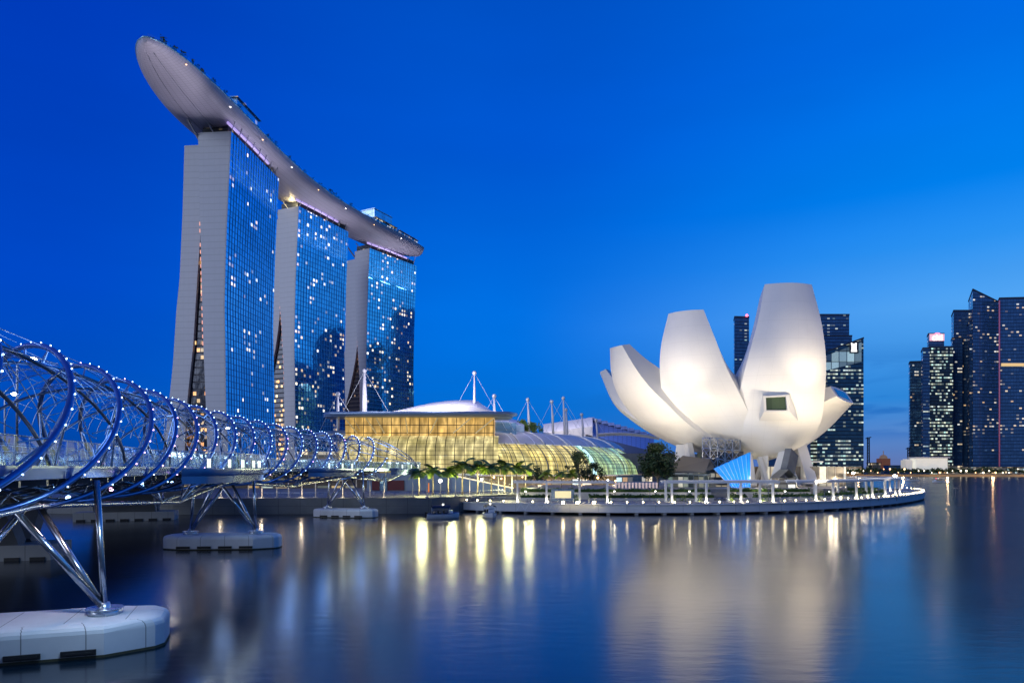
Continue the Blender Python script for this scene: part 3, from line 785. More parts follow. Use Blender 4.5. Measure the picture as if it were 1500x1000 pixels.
# base: raking columns, lattice drum, blue glass wall, entrance roofs
def museum_base():
    mb = MB()
    for (x0, y0, d0, x1, y1, d1, w) in [(995, 712, 190, 1000, 655, 195, 3.0), (1020, 712, 186, 1008, 650, 190, 1.6), (1183, 712, 186, 1166, 655, 190, 3.6), (1135, 712, 180, 1150, 664, 184, 2.3), (1118, 712, 183, 1122, 668, 187, 1.4), (1104, 712, 181, 1098, 668, 186, 1.2), (1125, 712, 181, 1112, 670, 186, 1.0), (1104, 712, 184, 1120, 670, 187, .9), (1168, 712, 184, 1146, 665, 188, 1.4)]:
        mb = MB(); a = W(x0, y0, d0); a.z = 4.1; mb.beam(a, W(x1, y1, d1), w, w * 1.2); mb.build('column', M['petal'], mus)
    mb = MB(); a = W(1148, 708, 178); a.z = 4.1
    mb.beam(a, W(1160, 662, 181), 1.7, 4.4); mb.build('leaning_pier', M['concrete_dark'], mus)
    mb = MB(); mb.box((78, 196, 6.9), (26, 20, 5.3)); mb.build('lobby_wall', M['lobby'], mus)
    # lattice drum
    mb = MB()
    d = 181; x0, x1, yb, yt = 1029, 1084, 686, 641
    cols, rws = 5, 3
    G = [[W(x0 + (x1 - x0) * c / cols, yb + (yt - yb) * r_ / rws + (3 if c > 2 else 0), d + (2 if c in (0, cols) else 0)) for c in range(cols + 1)] for r_ in range(rws + 1)]
    for r_ in range(rws + 1):
        for c in range(cols + 1):
            if c < cols: mb.beam(G[r_][c], G[r_][c + 1], .22)
            if r_ < rws: mb.beam(G[r_][c], G[r_ + 1][c], .22)
            if c < cols and r_ < rws:
                mb.beam(G[r_][c], G[r_ + 1][c + 1], .14); mb.beam(G[r_ + 1][c], G[r_][c + 1], .14)
    mb.build('lattice_frame', M['steel'], mus)
    mb = MB(); c = W(1056, 664, 186); mb.box((c.x, 187, 8.9), (10, 9, 9.4)); mb.build('lift_core', M['core'], mus)
    # blue glass wall leaning
    mb = MB()
    f = [W(1046, 686, 174), W(1099, 662, 174), W(1099, 714, 174), W(1072, 716, 173.5)]
    f[2].z = f[3].z = 4.25
    bk_ = [p + Vector((0, 1.0, 0)) for p in f]
    mb.face(f, [(p.x, p.z) for p in f]); mb.face(bk_[::-1])
    for i in range(4): mb.face([f[i], f[(i + 1) % 4], bk_[(i + 1) % 4], bk_[i]])
    mb.build('blue_glass_wall', M['blue_wall'], mus)
    for i in range(9):
        mb = MB(); t_ = i / 8; mb.beam(f[0].lerp(f[1], t_) - Vector((0, .1, 0)), f[3].lerp(f[2], t_) - Vector((0, .1, 0)), .09); mb.build('mullion', M['blue_frame'], mus)
    # entrance canopy roof (tent like) and its glass front
    mb = MB()
    r_ = [W(973, 690, 176), W(1033, 690, 174), W(1040, 672, 180), W(1000, 667, 186)]
    r2 = [p + Vector((0, 0, -.45)) for p in r_]
    mb.face(r_); mb.face(r2[::-1])
    for i in range(4): mb.face([r_[i], r_[(i + 1) % 4], r2[(i + 1) % 4], r2[i]])
    s_ = [W(1033, 690, 174), W(1046, 686, 177), W(1046, 672, 184), W(1040, 672, 180)]
    mb.face(s_)
    mb.build('entrance_roof', M['roof_tan'], mus)
    mb = MB(); mb.prism([(XP(978, 178), 178), (XP(1036, 176), 176), (XP(1046, 188), 188), (XP(985, 190), 190)], 4.2, 7.6)
    mb.build('entrance_glass', M['ent_glass'], mus)
    # small glass porch
    mb = MB(); x = XP(1151, 172)
    mb.face([(x - 2.6, 170, 6.6), (x, 170, 8.8), (x, 176, 8.8), (x - 2.6, 176, 6.6)]); mb.face([(x + 2.2, 170, 6.6), (x, 170, 8.8), (x, 176, 8.8), (x + 2.2, 176, 6.6)])
    mb.build('porch_roof', M['steel_dark'], mus)
    mb = MB(); mb.prism([(x - 2.4, 170.5), (x + 2.0, 170.5), (x + 2.0, 175), (x - 2.4, 175)], 4.2, 6.6); mb.build('porch_glass', M['lobby'], mus)
    # balcony slabs at right
    for y in (694, 676):
        mb = MB(); mb.box((XP(1182, 188), 190, ZP(y, 188)), (8.5, 5, .35)); mb.build('balcony', M['petal'], mus)
M['lobby'] = win_mat('lobby_glass', (0.25, 0.22, 0.17), (0.4, 0.37, 0.32), 2.2, 5.6, 0.55, WARM[1:], 0.9, 0.2, 0.25, (0.1, .9), (0.1, .9), vband=0.1, hfrac=0.08)
M['core'] = win_mat('core_cladding', (0.10, 0.10, 0.10), (0.22, 0.20, 0.18), 1.6, 1.6, 0.15, WARM, 0.3, 0.3, 0.3, vband=0.1, hfrac=0.1)
M['blue_wall'] = seam_mat('blue_glass', (0.02, 0.30, 0.85), 0.7, 9, 0.05, 0, 0.2, 0.0, 1.6, 0.15)
M['blue_frame'] = plain('blue_mullion', (0.25, 0.5, 0.85), 0.3)
M['roof_tan'] = seam_mat('tan_roof', (0.42, 0.37, 0.32), 1.2, 1.2, 0.04, 0, 0.5)
M['ent_glass'] = win_mat('entrance_glass', (0.10, 0.12, 0.10), (0.25, 0.27, 0.27), 1.3, 3.6, 0.7, [(1, .8, .5, 1), (0.7, 1, .85, 1), (1, .95, .8, 1)], 0.5, 0.3, 0.15, (0.1, .95), (0.1, .9), vband=0.08)
museum_base()
tq = bpy.data.objects
# blue lamp standing before the glass wall, floodlights of the museum
FL = (1.0, 0.83, 0.60)
for (x, y, z, tx, ty, tz, e, sp) in [(84, 149, 4.9, 74, 178, 46, 80000, 70), (68, 148.6, 4.9, 72, 178, 34, 16000, 74), (30, 148.6, 4.9, 48.5, 181, 38, 68000, 62),
                                    (8, 162, 4.9, 36, 191, 25, 52000, 50), (104, 160, 4.9, 88, 187, 20, 34000, 54), (56, 149, 4.9, 60, 182, 16, 15000, 64), (80, 149, 4.9, 74.5, 182, 55, 95000, 28), (35, 149, 4.9, 47.5, 183, 47, 52000, 26)]:
    fl = thing('floodlight', 'floodlight on a short post in the garden aimed up at the museum petals', 'floodlight', (x, y, z - .6), 'floodlights round the museum')
    mb = MB(); mb.box((x, y, z - .48), (.7, .5, .24)); mb.tube([(x, y, 2.0), (x, y, z - .5)], .06, 6); mb.tube([(x, y, z - .4), (x, y, z - .25)], .16, 8); mb.build('housing', M['steel_dark'], fl)
    lamp('flood_lamp', 'SPOT', (x, y, z), e, FL, (tx, ty, tz), 0.5, sp, 0.9, fl)
for (x, y) in [(62, 171), (79, 169), (90, 174)]: lamp('base_fill', 'POINT', (x, y, 6.6), 550, FL, None, .4)  # fill points added to brighten the museum base, no fixtures
for (x, y) in [(58, 186), (76, 184), (88, 186), (44, 188)]:
    lamp('under_bowl_fill', 'POINT', (x, y, 6.0), 1500, FL, None, 0.5)  # more added fill, brightens the columns under the bowl
lamp('blue_wall_lamp', 'AREA', W(1080, 700, 166) + Vector((0, 0, -1)), 600, (0.3, 0.55, 1.0), W(1080, 690, 174), 3)


M['canopy_mesh'] = railglass('canopy_mesh', (0.72, 0.80, 0.92), 0.16)
# ------------------------------------------------------------ helix footbridge
BP = [(-13, -8, 0), (-17.2, 8, 0), (-21.2, 22, 0), (-24.6, 35, 0), (-28.3, 49, 0), (-31.2, 63, 0), (-32.9, 78, 0), (-33.6, 95, 0), (-33.0, 112, 0), (-30.8, 128, 0), (-27.6, 141, 0), (-23.6, 152, 0)]
BPTS, BTOT = resample(spline(BP, 14), 0.45)
def BF(s):
    """frame on the bridge axis at arc length s: point, near-side normal, tangent"""
    i = max(0, min(len(BPTS) - 2, int(s / 0.45))); f = s / 0.45 - i
    t = (BPTS[min(i + 2, len(BPTS) - 1)] - BPTS[max(i - 1, 0)]).normalized()
    return BPTS[i].lerp(BPTS[i + 1], f), Vector((t.y, -t.x, 0)), t
def BS(d):
    return min(range(len(BPTS)), key=lambda i: abs(BPTS[i].y - d)) * 0.45
ZC = 11.1; RO = 4.05; RI = 3.35; PITCH = 27.6; NST = 4; Z_DECK = 9.0
S_END = BTOT - 16
def OP(s, ph, r=RO, sg=1, pitch=PITCH):
    c, n, t = BF(s); a = 2 * PI * s / pitch * sg + ph
    return c + n * (r * math.cos(a)) + Vector((0, 0, ZC + r * math.sin(a)))
def helix():
    th = thing('helix_footbridge', 'steel footbridge wrapped in a double helix of tubes dotted with blue lights', 'footbridge', (BPTS[0].x, BPTS[0].y, 0))
    led_pts = []; struts = []; hangers = []; rods = []
    PH0 = 1.02
    for k in range(NST):
        ph = 2 * PI * k / NST + PH0
        s = 2.0; pts = []
        while s <= S_END:
            pts.append(OP(s, ph)); s += 0.42
        mb = MB(); mb.tube(pts, 0.145, 10)
        tube = mb.build('outer_helix_tube', M['helix_steel'], th)
        # struts from nodes of this tube to the inner helix
        ds = PITCH / 14
        j = 0; s = 2.5
        while s < S_END - 1:
            a = (2 * PI * s / PITCH + ph)
            p = OP(s, ph)
            c, n, t = BF(s)
            for q in (-1.25, 1.25):
                c2, n2, t2 = BF(s + q)
                aa = a + q * 0.10
                struts.append(([p, c2 + n2 * (RI * math.cos(aa)) + Vector((0, 0, ZC + RI * math.sin(aa)))], 0.036))
            sa = math.sin(a)
            if -0.35 < sa < 0.55:      # hangers down to the deck edge
                sd = 1 if math.cos(a) > 0 else -1
                for q in (-1.3, 0.9):
                    c2, n2, t2 = BF(s + q)
                    hangers.append(([p, c2 + n2 * (3.0 * sd) + Vector((0, 0, Z_DECK))], 0.058))
            s += ds
        # tie rods from each tube to the next one
        s = 3.0
        while s < S_END - 8:
            a = 2 * PI * s / PITCH + ph
            if math.sin(a) > 0.2:
                rods.append(([OP(s, ph), OP(s + 6.2, ph - 2 * PI / NST + 0.25)], 0.022))
                rods.append(([OP(s, ph), OP(s + 5.2, ph - 2 * PI / NST - 0.35, RI)], 0.022))
            s += ds
        s = 2.5
        while s < S_END:
            a = 2 * PI * s / PITCH + ph
            if math.cos(a) > -.1 and math.sin(a) > -.8: led_pts.append((OP(s, ph, RO + .16), s))
            s += ds / 2.6
    build_many('strut', tubes(struts), M['steel'], th); build_many('hanger', tubes(hangers), M['steel'], th); build_many('tie_rod', tubes(rods, 4), M['steel'], th)
    for k in range(4):
        ph = 2 * PI * k / 4
        s = 2.0; pts = []
        while s <= S_END:
            pts.append(OP(s, ph, RI, -1, 46)); s += 0.9
        mb = MB(); mb.tube(pts, 0.08, 8); mb.build('inner_helix_tube', M['steel_dark'], th)
    # LEDs: nearest hundred one by one, the rest together
    led_pts = [q for q in led_pts if q[0].y > 14]
    led_pts.sort(key=lambda q: q[0].y)
    rest = MB()
    for i, (p, s) in enumerate(led_pts):
        vio = 40 < p.y < 62 and (i % 3) != 0 and p.z < 13 or random.random() < 0.06
        rr = 0.028 + 0.00023 * p.y
        if i < 96:
            mb = MB(); mb.sphere(p, rr, 6, 4); mb.build('led_light', M['led_violet'] if vio else M['led_blue'], th)
        else: rest.sphere(p, rr, 6, 4, 1 if vio else 0)
    o = rest.build('far_led_lights', [M['led_blue'], M['led_violet']], th); o['kind'] = 'stuff'
    # deck
    n_ = len(BPTS) - 2
    def strip(a, b, za, zb, mb, m=0, i0=0, i1=None, st=3):
        rows = []; uv = []
        for i in range(i0, (i1 or n_), st):
            c, n, t = BF(i * 0.45); rows.append([c + n * a + Vector((0, 0, za)), c + n * b + Vector((0, 0, zb))]); uv.append([(i * .45, za + a), (i * .45, zb + b)])
        mb.grid(rows, uv, m, True)
    mb = MB(); strip(-3, 3, Z_DECK, Z_DECK, mb); strip(-2.6, 2.6, Z_DECK - .5, Z_DECK - .5, mb)
    mb.build('deck', M['timber'], th)
    for sd in (1, -1):
        mb = MB(); strip(3.0 * sd, 3.12 * sd, Z_DECK - .45, Z_DECK + .02, mb); strip(3.12 * sd, 3.12 * sd, Z_DECK + .02, Z_DECK + .12, mb); strip(2.6 * sd, 3.0 * sd, Z_DECK - .5, Z_DECK - .45, mb)
        mb.build('edge_beam', M['fascia'], th)
        mb = MB(); strip(2.95 * sd, 2.97 * sd, Z_DECK + .12, Z_DECK + 1.25, mb); mb.build('balustrade', M['rail_glass'], th)
        mb = MB()
        pts = [];
        for i in range(0, n_, 3):
            c, n, t = BF(i * .45); pts.append(c + n * 2.95 * sd + Vector((0, 0, Z_DECK + 1.3)))
            if i % 3 == 0: mb.tube([c + n * 2.95 * sd + Vector((0, 0, Z_DECK)), pts[-1]], 0.025, 5, cap=False)
        mb.tube(pts, .04, 6)
        for dz_ in (.35, .65, .95): mb.tube([p - Vector((0, 0, dz_)) for p in pts], .012, 4, cap=False)
        mb.build('handrail', M['steel'], th)
    # under-deck cross beams
    mb = MB(); s = 3.0
    while s < S_END:
        c, n, t = BF(s)
        mb.beam(c - n * 3 + Vector((0, 0, Z_DECK - .62)), c + n * 3 + Vector((0, 0, Z_DECK - .62)), .2, .25)
        mb.tube([c - n * 3 + Vector((0, 0, Z_DECK - .6)), c + Vector((0, 0, ZC - RI - .2)), c + n * 3 + Vector((0, 0, Z_DECK - .6))], .06, 6, cap=False)
        s += 2.7
    mb.build('cross_beams', M['steel_dark'], th)
    # canopy hoops
    mb = MB(); s = 20.0
    while s < S_END:
        c, n, t = BF(s)
        mb.tube([c + n * (RI * .97 * math.cos(a)) + Vector((0, 0, ZC + RI * .97 * math.sin(a))) for a in [PI * q / 16 for q in range(1, 16)]], .022, 4, cap=False)
        s += 1.85
    mb.build('canopy_hoops', M['steel'], th)
    # curved mesh and glass canopy panels along the crown of the inner helix
    s = 22.0
    while s < S_END - 4:
        A_ = [PI * (.30 + .40 * q / 6) for q in range(7)]
        rows = [[BF(s + w_)[0] + BF(s + w_)[1] * (RI * .95 * math.cos(a)) + Vector((0, 0, ZC + RI * .95 * math.sin(a))) for a in A_] for w_ in (0, 1.8, 3.6)]
        mb = MB(); mb.grid(rows, None, 0, True); mb.build('canopy_panel', M['canopy_mesh'], th)
        s += 5.55
    # lower chord between the piers
    SP = [BS(33.5), BS(77.6), BS(127)]
    lows = [(SP[0] - 25, 6.1), (SP[0], 7.15), ((SP[0] + SP[1]) / 2 + 7, 5.95), (SP[1], 7.5), ((SP[1] + SP[2]) / 2, 6.3), (SP[2], 7.4), (BTOT - 9, 6.4)]
    for sd in (-.7, .7):
        mb = MB(); pts = []
        for (sa, za), (sb, zb) in zip(lows, lows[1:]):
            for q in range(6):
                f = q / 6; s = max(0, sa + (sb - sa) * f); c, n, t = BF(s); pts.append(c + n * sd + Vector((0, 0, za + (zb - za) * f)))
        mb.tube(pts, .15, 8)
        for s0, z0 in lows[::2]:
            if s0 < 0: continue
            c, n, t = BF(s0); b = c + n * sd + Vector((0, 0, z0))
            for q, zz in ((-5, Z_DECK - .5), (-1.3, Z_DECK - .5), (1.8, Z_DECK - .5), (5.5, Z_DECK - .6)):
                c2, n2, t2 = BF(max(0, min(BTOT - 1, s0 + q))); mb.tube([b, c2 + n2 * sd * 3.6 + Vector((0, 0, zz))], .09, 7, cap=False)
        mb.build('lower_chord', M['steel'], th)
    # viewing pods
    for pi_, (dc, ln, out) in enumerate(((66, 25, 3.3), (112, 20, 3.0), (146, 12, 2.2))):
        s0 = BS(dc); K = 26
        def arc(off, z):
            o_ = []
            for q in range(K + 1):
                f = -1 + 2 * q / K; s = s0 + f * ln / 2; c, n, t = BF(max(0, min(BTOT - .5, s)))
                o_.append(c + n * (3.1 + (out + off) * (max(0, 1 - abs(f) ** 2.6)) ** .62) + Vector((0, 0, z)))
            return o_
        def inn(z):
            return [BF(max(0, min(BTOT - .5, s0 + (-1 + 2 * q / K) * ln / 2)))[0] + BF(max(0, min(BTOT - .5, s0 + (-1 + 2 * q / K) * ln / 2)))[1] * 3.13 + Vector((0, 0, z)) for q in range(K + 1)]
        mb = MB(); mb.grid([inn(Z_DECK - .01), arc(0, Z_DECK - .01)], None, 0, False)
        mb.grid([arc(0, Z_DECK), arc(0, Z_DECK - .55), arc(-.25, Z_DECK - .62)], None, 1, True); mb.grid([arc(-.25, Z_DECK - .62), arc(-.45, Z_DECK - 1.25)], None, 1, True); mb.grid([arc(-.45, Z_DECK - 1.25), inn(Z_DECK - 1.0)], None, 2, True)
        pod = mb.build('viewing_pod', [M['timber'], M['fascia'], M['steel_dark']], th)
        mb = MB(); mb.grid([arc(-.06, Z_DECK + .05), arc(-.06, Z_DECK + 1.35)], None, 0, True); mb.build('pod_glass', M['rail_glass'], pod)
        mb = MB(); mb.tube(arc(-.06, Z_DECK + 1.4), .05, 6)
        A_, B_ = arc(-.1, Z_DECK), arc(-.1, Z_DECK + 1.4)
        for q in range(0, K + 1, 1): mb.tube([A_[q], B_[q]], .022, 4, cap=False)
        mb.build('pod_rail', M['steel'], pod)
        if pi_ < 3:
            I_ = inn(Z_DECK + .5); n_l = (5, 3, 3)[pi_]
            for q in range(n_l):
                mb = MB(); ps = A_[int((q + .8) * K / (n_l + .3))] + Vector((0, 0, .45)); ps += (I_[int((q + .8) * K / (n_l + .3))] - ps) * .3
                mb.box(ps, (.22, .22, .75)); mb.build('pod_lamp', M['pod_glow'], pod); lamp('pod_light', 'POINT', ps + Vector((0, 0, .8)), 45, (1.0, .95, .8), None, .3)
    # lights under the deck
    for (px, py, d, v) in [(82, 712, 44, 0), (100, 729, 42, 0), (30, 746, 34, 0), (163, 716, 50, 1), (192, 699, 62, 1), (140, 705, 48, 0), (209, 709, 62, 0), (252, 705, 68, 0), (287, 700, 72, 0), (322, 698, 78, 0), (352, 698, 85, 0), (385, 697, 88, 0)]:
        mb = MB(); mb.sphere(W(px, py, d), .15, 8, 5); mb.build('deck_underlight', M['led_violet2'] if v else M['led_blue2'], th)
    # tubes of the end canopy bending down onto the quay
    mb = MB()
    for k in range(6):
        a0 = PI * (.12 + .15 * k); pts = []
        for q in range(11):
            f = q / 10; s = S_END + f * 22; c, n, t = BF(min(s, BTOT - .5)); c = c + t * max(0, s - BTOT + .5)
            r_ = RO * (1 - f ** 2.2); pts.append(c + n * (r_ * math.cos(a0) ) + Vector((0, 0, ZC - 1.8 * f + r_ * math.sin(a0))))
        mb.tube(pts, .09, 6)
    mb.build('end_canopy_frame', M['steel'], th)
    # piers
    for i, d in enumerate((33.5, 77.6, 127)):
        s = BS(d); c, n, t = BF(s); r = math.atan2(n.y, n.x) + (0.10 if i == 0 else 0)
        n = Vector((math.cos(r), math.sin(r), 0)); t = Vector((-n.y, n.x, 0))
        hl, hw_ = (6.5, 6.35, 6.1)[i], (2.7, 2.3, 2.3)[i]
        lb = ['nearest rounded pale concrete pier footing of the footbridge, with dark fenders', 'middle rounded pier footing of the footbridge with two steel plates', 'farthest small pier footing of the footbridge, close to the quay wall'][i]
        pr = thing('bridge_pier', lb, 'bridge pier', (c.x, c.y, 0), 'piers of the helix footbridge')
        def outl(k, ins):
            o_ = []; ch = 1.5
            base = [(-hl + ins, -hw_ + ch + .1), (-hl + .35 + ins, -hw_ + ch - .5), (-hl + ch + .9 + ins * .5, -hw_ + ins), (hl - ch - .9 - ins * .5, -hw_ + ins), (hl - .35 - ins, -hw_ + ch - .5), (hl - ins, -hw_ + ch + .1)]
            base = base + [(x, -y) for x, y in base[::-1]]
            return [c + n * x + t * y + Vector((0, 0, k)) for x, y in base]
        rows = [outl(z, q) for z, q in ((-.4, 0), (.25, 0), (1.15, 0), (1.32, .05), (1.46, .18), (1.54, .42), (1.57, .8))]
        uv = []
        for rw in rows:
            u = 0; l_ = [(0, rw[0].z)]
            for a, b in zip(rw, rw[1:]): u += (rows[0][1] - rows[0][0]).length * 0 + (b - a).length; l_.append((u, b.z))
            uv.append(l_)
        U = [q[0] for q in uv[0]]
        uv = [[(U[k], q[1]) for k, q in enumerate(l_)] for l_ in uv]
        rows = [rw + [rw[0]] for rw in rows]; uv = [l_ + [(U[-1] + 3, l_[0][1])] for l_ in uv]
        mb = MB(); mb.grid(rows, uv, 0, False); mb.face(rows[-1][:-1], [(p.dot(n) + 40, p.y) for p in rows[-1][:-1]], 0)
        cap_o = mb.build('footing', M['pier_cap'], pr)
        for sy in (-1, 1):
            q = -hl + 2.6
            while q < hl - 2:
                mb = MB(); mb.box(c + n * (q + .2) + t * (sy * (hw_ + .04)) + Vector((0, 0, .30)), (1.45, .14, .26), r); mb.box(c + n * (q + .2) + t * (sy * (hw_ + .07)) + Vector((0, 0, .30)), (1.25, .2, .07), r); q += 2.25
                mb.build('fender', M['black'], cap_o)
        mb = MB(); low_ = [outl(z, -.02) for z in (-.4, .06, .13)]; mb.grid([q + [q[0]] for q in low_], None, 0, False); mb.build('tide_mark', M['algae'], cap_o)
        pl = 3.62
        for sx in (-1, 1):
            b = c + n * sx * pl + Vector((0, 0, 1.57))
            mb = MB(); mb.tube([b - Vector((0, 0, .05)), b + Vector((0, 0, .28))], .78, 24); mb.tube([b + Vector((0, 0, .28)), b + Vector((0, 0, .34))], .86, 24); mb.tube([b, b + Vector((0, 0, .6))], [.36, .24], 12); mb.build('base_plate', M['steel'], pr)
            for tx, ty, tz, rr in ((.25, -1.9, 7.1, .17), (.25, 1.9, 7.1, .17), (3.2, .3, 8.4, .16)):
                mb = MB(); mb.tube([b + Vector((0, 0, .25)), c + n * sx * tx + t * ty + Vector((0, 0, tz + (0.3 if i else 0)))], [rr * .95, rr], 12); mb.build('leg', M['leg_steel'], pr)
M['fascia'] = plain('fascia_steel', (0.22, 0.34, 0.55), 0.25, 0.6, 0.2, 0.4)
M['algae'] = plain('algae_line', (0.05, 0.05, 0.025), 0.9, 0, .4, 2)
M['leg_steel'] = plain('polished_leg', (0.42, 0.44, 0.48), 0.22, 0.95, 0.2, 2.0)
M['pod_glow'] = glow_mat('pod_glow', (1.0, 0.93, 0.62), 2.6)
M['led_blue2'] = glow_mat('blue_underlight', (0.3, 0.55, 1.0), 14.0)
M['led_violet2'] = glow_mat('violet_underlight', (0.9, 0.4, 0.85), 10.0)
helix()
for d in (20, 36, 52, 68, 84, 100, 116, 132, 146):
    c, n, t = BF(BS(d))
    lamp('bridge_fill', 'POINT', c + n * 0.5 + Vector((0, 0, ZC + 1.6)), 340, (0.20, 0.42, 1.0), None, 1.2)  # added fill without a fixture, tints tubes and water blue
for d in (28, 40, 62, 90):
    c, n, t = BF(BS(d))
    lamp('bridge_underwash', 'POINT', c + n * 4.5 + Vector((0, 0, 7.2)), 60, (0.3, 0.5, 1.0), None, 0.9)
c, n, t = BF(BS(34))
lamp('near_footing_fill', 'SPOT', c + n * 2 + Vector((0, 0, 8.1)), 500, (0.95, 0.72, 0.75), c + n * 1 + Vector((0, 0, 1.5)), .4, 110)  # added under the deck to brighten the nearest footing
for d, e in ((33, 1500), (77, 900), (126, 500)):
    c, n, t = BF(BS(d)); lamp('footing_fill', 'SPOT', c + n * 5.5 - t * 4 + Vector((0, 0, 8.0)), e, (0.55, 0.78, 1.0), c + n * .5 + Vector((0, 0, .5)), .5, 100)  # spots added to lift the pale pier footings

# ------------------------------------------------------------ road bridge behind
RB = [(-36, -10, 0), (-43, 20, 0), (-49.5, 50, 0), (-57, 82, 0), (-66, 115, 0), (-78, 150, 0), (-95, 195, 0)]
RPTS, RTOT = resample(spline(RB, 12), 2.0)
def road_bridge():
    th = thing('road_bridge', 'low concrete road bridge running in shadow behind the footbridge', 'road bridge', (-36, -10, 0))
    prof = [(8.5, 7.95), (8.5, 7.2), (5.2, 6.5), (-5.2, 6.5), (-8.5, 7.2), (-8.5, 7.95)]
    rows, R2, R3 = [], [], []
    for i, p in enumerate(RPTS):
        t = (RPTS[min(i + 1, len(RPTS) - 1)] - RPTS[max(i - 1, 0)]).normalized(); n = Vector((t.y, -t.x, 0))
        rows.append([p + n * a + Vector((0, 0, z)) for a, z in prof]); R2.append((p, n, t))
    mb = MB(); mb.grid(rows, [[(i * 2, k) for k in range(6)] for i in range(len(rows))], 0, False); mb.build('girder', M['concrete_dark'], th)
    mb = MB(); mb.grid([[r[0], r[-1]] for r in rows], None, 0, False); mb.build('roadway', M['asphalt'], th)
    for sd in (1, -1):
        mb = MB(); mb.grid([[p + n * sd * 8.5 + Vector((0, 0, 7.9)), p + n * sd * 8.5 + Vector((0, 0, 8.8)), p + n * sd * 8.25 + Vector((0, 0, 8.8)), p + n * sd * 8.25 + Vector((0, 0, 7.9))] for p, n, t in R2], None, 0, False)
        mb.build('parapet', M['concrete_dark'], th)
    for i, d in enumerate((68, 120, 20)):
        p, n, t = min(R2, key=lambda q: abs(q[0].y - d)); r = math.atan2(n.y, n.x)
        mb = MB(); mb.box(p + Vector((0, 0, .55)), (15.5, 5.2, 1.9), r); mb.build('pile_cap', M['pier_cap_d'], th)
        mb = MB()
        for sy in (-1, 1): mb.beam(p + t * sy * 1 + Vector((0, 0, 1.4)), p + t * sy * 5.5 + Vector((0, 0, 7.0)), 9.5, 1.5)
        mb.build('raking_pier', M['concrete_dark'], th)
        for q in range(-3, 4):
            mb = MB(); mb.box(p + n * q * 2.2 - t * 2.62 + Vector((0, 0, .15)), (1.3, .12, .35), r); mb.build('fender', M['black'], th)
road_bridge_mats = None
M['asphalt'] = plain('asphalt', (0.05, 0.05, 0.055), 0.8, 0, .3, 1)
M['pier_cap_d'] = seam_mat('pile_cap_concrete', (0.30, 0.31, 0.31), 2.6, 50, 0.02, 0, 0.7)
road_bridge()
# street lamps on the road bridge
sl = None
for i, (d, side) in enumerate(((60, -6), (88, -7), (118, 7), (150, 7), (168, 7), (40, 7))):
    p = min(RPTS, key=lambda q: abs(q.y - d))
    x = p.x + side * 1.0
    if i == 0: x = XP(25, 60)
    if i == 4: x = XP(326, 168)
    if i == 3: continue
    if sl is None:
        sl = thing('street_lamp', 'tall street lamp glaring white above the nearest loop of the helix bridge', 'street lamp', (x, d, 7.9), 'street lamps on the road bridge')
        mb = MB(); mb.tube([(x, d, 7.9), (x, d, 18.0), (x + .3, d, 18.5), (x + 1.2, d, 18.7)], [.11, .08, .06, .05], 8); mb.build('pole', M['steel'], sl)
        mb = MB(); mb.sphere((x + 1.3, d, 18.6), .34, 10, 6, sq=(1.3, .7, .5)); mb.build('lamp_head', M['lamp_street'], sl)
    else:
        dup(sl, (x, d, 7.9 if i != 4 else 8.2), 0, 1.0, ['', 'street lamp seen through the second loop of the helix bridge', 'street lamp between the middle loops of the helix bridge', '', 'street lamp shining in front of the nearest tower leg', 'street lamp closest to the picture edge behind the bridge'][i])

# ------------------------------------------------------------ mall and convention hall
def glowglass(name, c1, c2, su, sv, es, lw=0.06, spots=True, dark=(0.03, 0.028, 0.02)):
    m, b, out = newmat(name)
    uvn = N('ShaderNodeUVMap'); s3 = N('ShaderNodeSeparateXYZ'); L(uvn.outputs[0], s3.inputs[0])
    u, v = s3.outputs[0], s3.outputs[1]
    ln = Mth('MAXIMUM', Mth('LESS_THAN', Mth('FRACT', Mth('DIVIDE', u, su)), lw * 1.35), Mth('LESS_THAN', Mth('FRACT', Mth('DIVIDE', v, sv)), lw * 1.8))
    n = N('ShaderNodeTexNoise'); L(uvn.outputs[0], n.inputs[0]); n.inputs['Scale'].default_value = 0.09; n.inputs['Detail'].default_value = 3
    mpp = N('ShaderNodeMapping'); L(uvn.outputs[0], mpp.inputs[0]); mpp.inputs['Scale'].default_value = (1.0, 0.28, 1)
    n2 = N('ShaderNodeTexNoise'); L(mpp.outputs[0], n2.inputs[0]); n2.inputs['Scale'].default_value = 0.55; n2.inputs['Detail'].default_value = 5
    nf = N('ShaderNodeMapRange'); L(n.outputs[0], nf.inputs[0]); nf.inputs[1].default_value = .35; nf.inputs[2].default_value = .65
    c = MixC(nf.outputs[0], tuple(c1) + (1,), tuple(c2) + (1,))
    cx = N('ShaderNodeCombineXYZ'); L(Mth('FLOOR', Mth('DIVIDE', u, su)), cx.inputs[0]); L(Mth('FLOOR', Mth('DIVIDE', v, sv)), cx.inputs[1])
    wn = N('ShaderNodeTexWhiteNoise'); wn.noise_dimensions = '3D'; L(cx.outputs[0], wn.inputs[0])
    s = Mth('MULTIPLY', Mth('MULTIPLY_ADD', n2.outputs[0], 1.0, .5), Mth('MULTIPLY_ADD', wn.outputs[0], .22, .95))
    s = Mth('MULTIPLY', s, Mth('MULTIPLY_ADD', Mth('POWER', n2.outputs[0], 4.0), 7.0, .7))
    if spots:
        sp_ = Mth('GREATER_THAN', wn.outputs[0], .975)
        s = Mth('MULTIPLY_ADD', sp_, .35, s)
    s = Mth('MULTIPLY', Mth('MULTIPLY', s, Mth('SUBTRACT', 1.0, ln)), es)
    setin(b, 'Base Color', MixC(ln, tuple(x * .25 for x in c1) + (1,), tuple(dark) + (1,))); setin(b, 'Roughness', .12)
    setin(b, 'Emission Color', c); setin(b, 'Emission Strength', s)
    return m
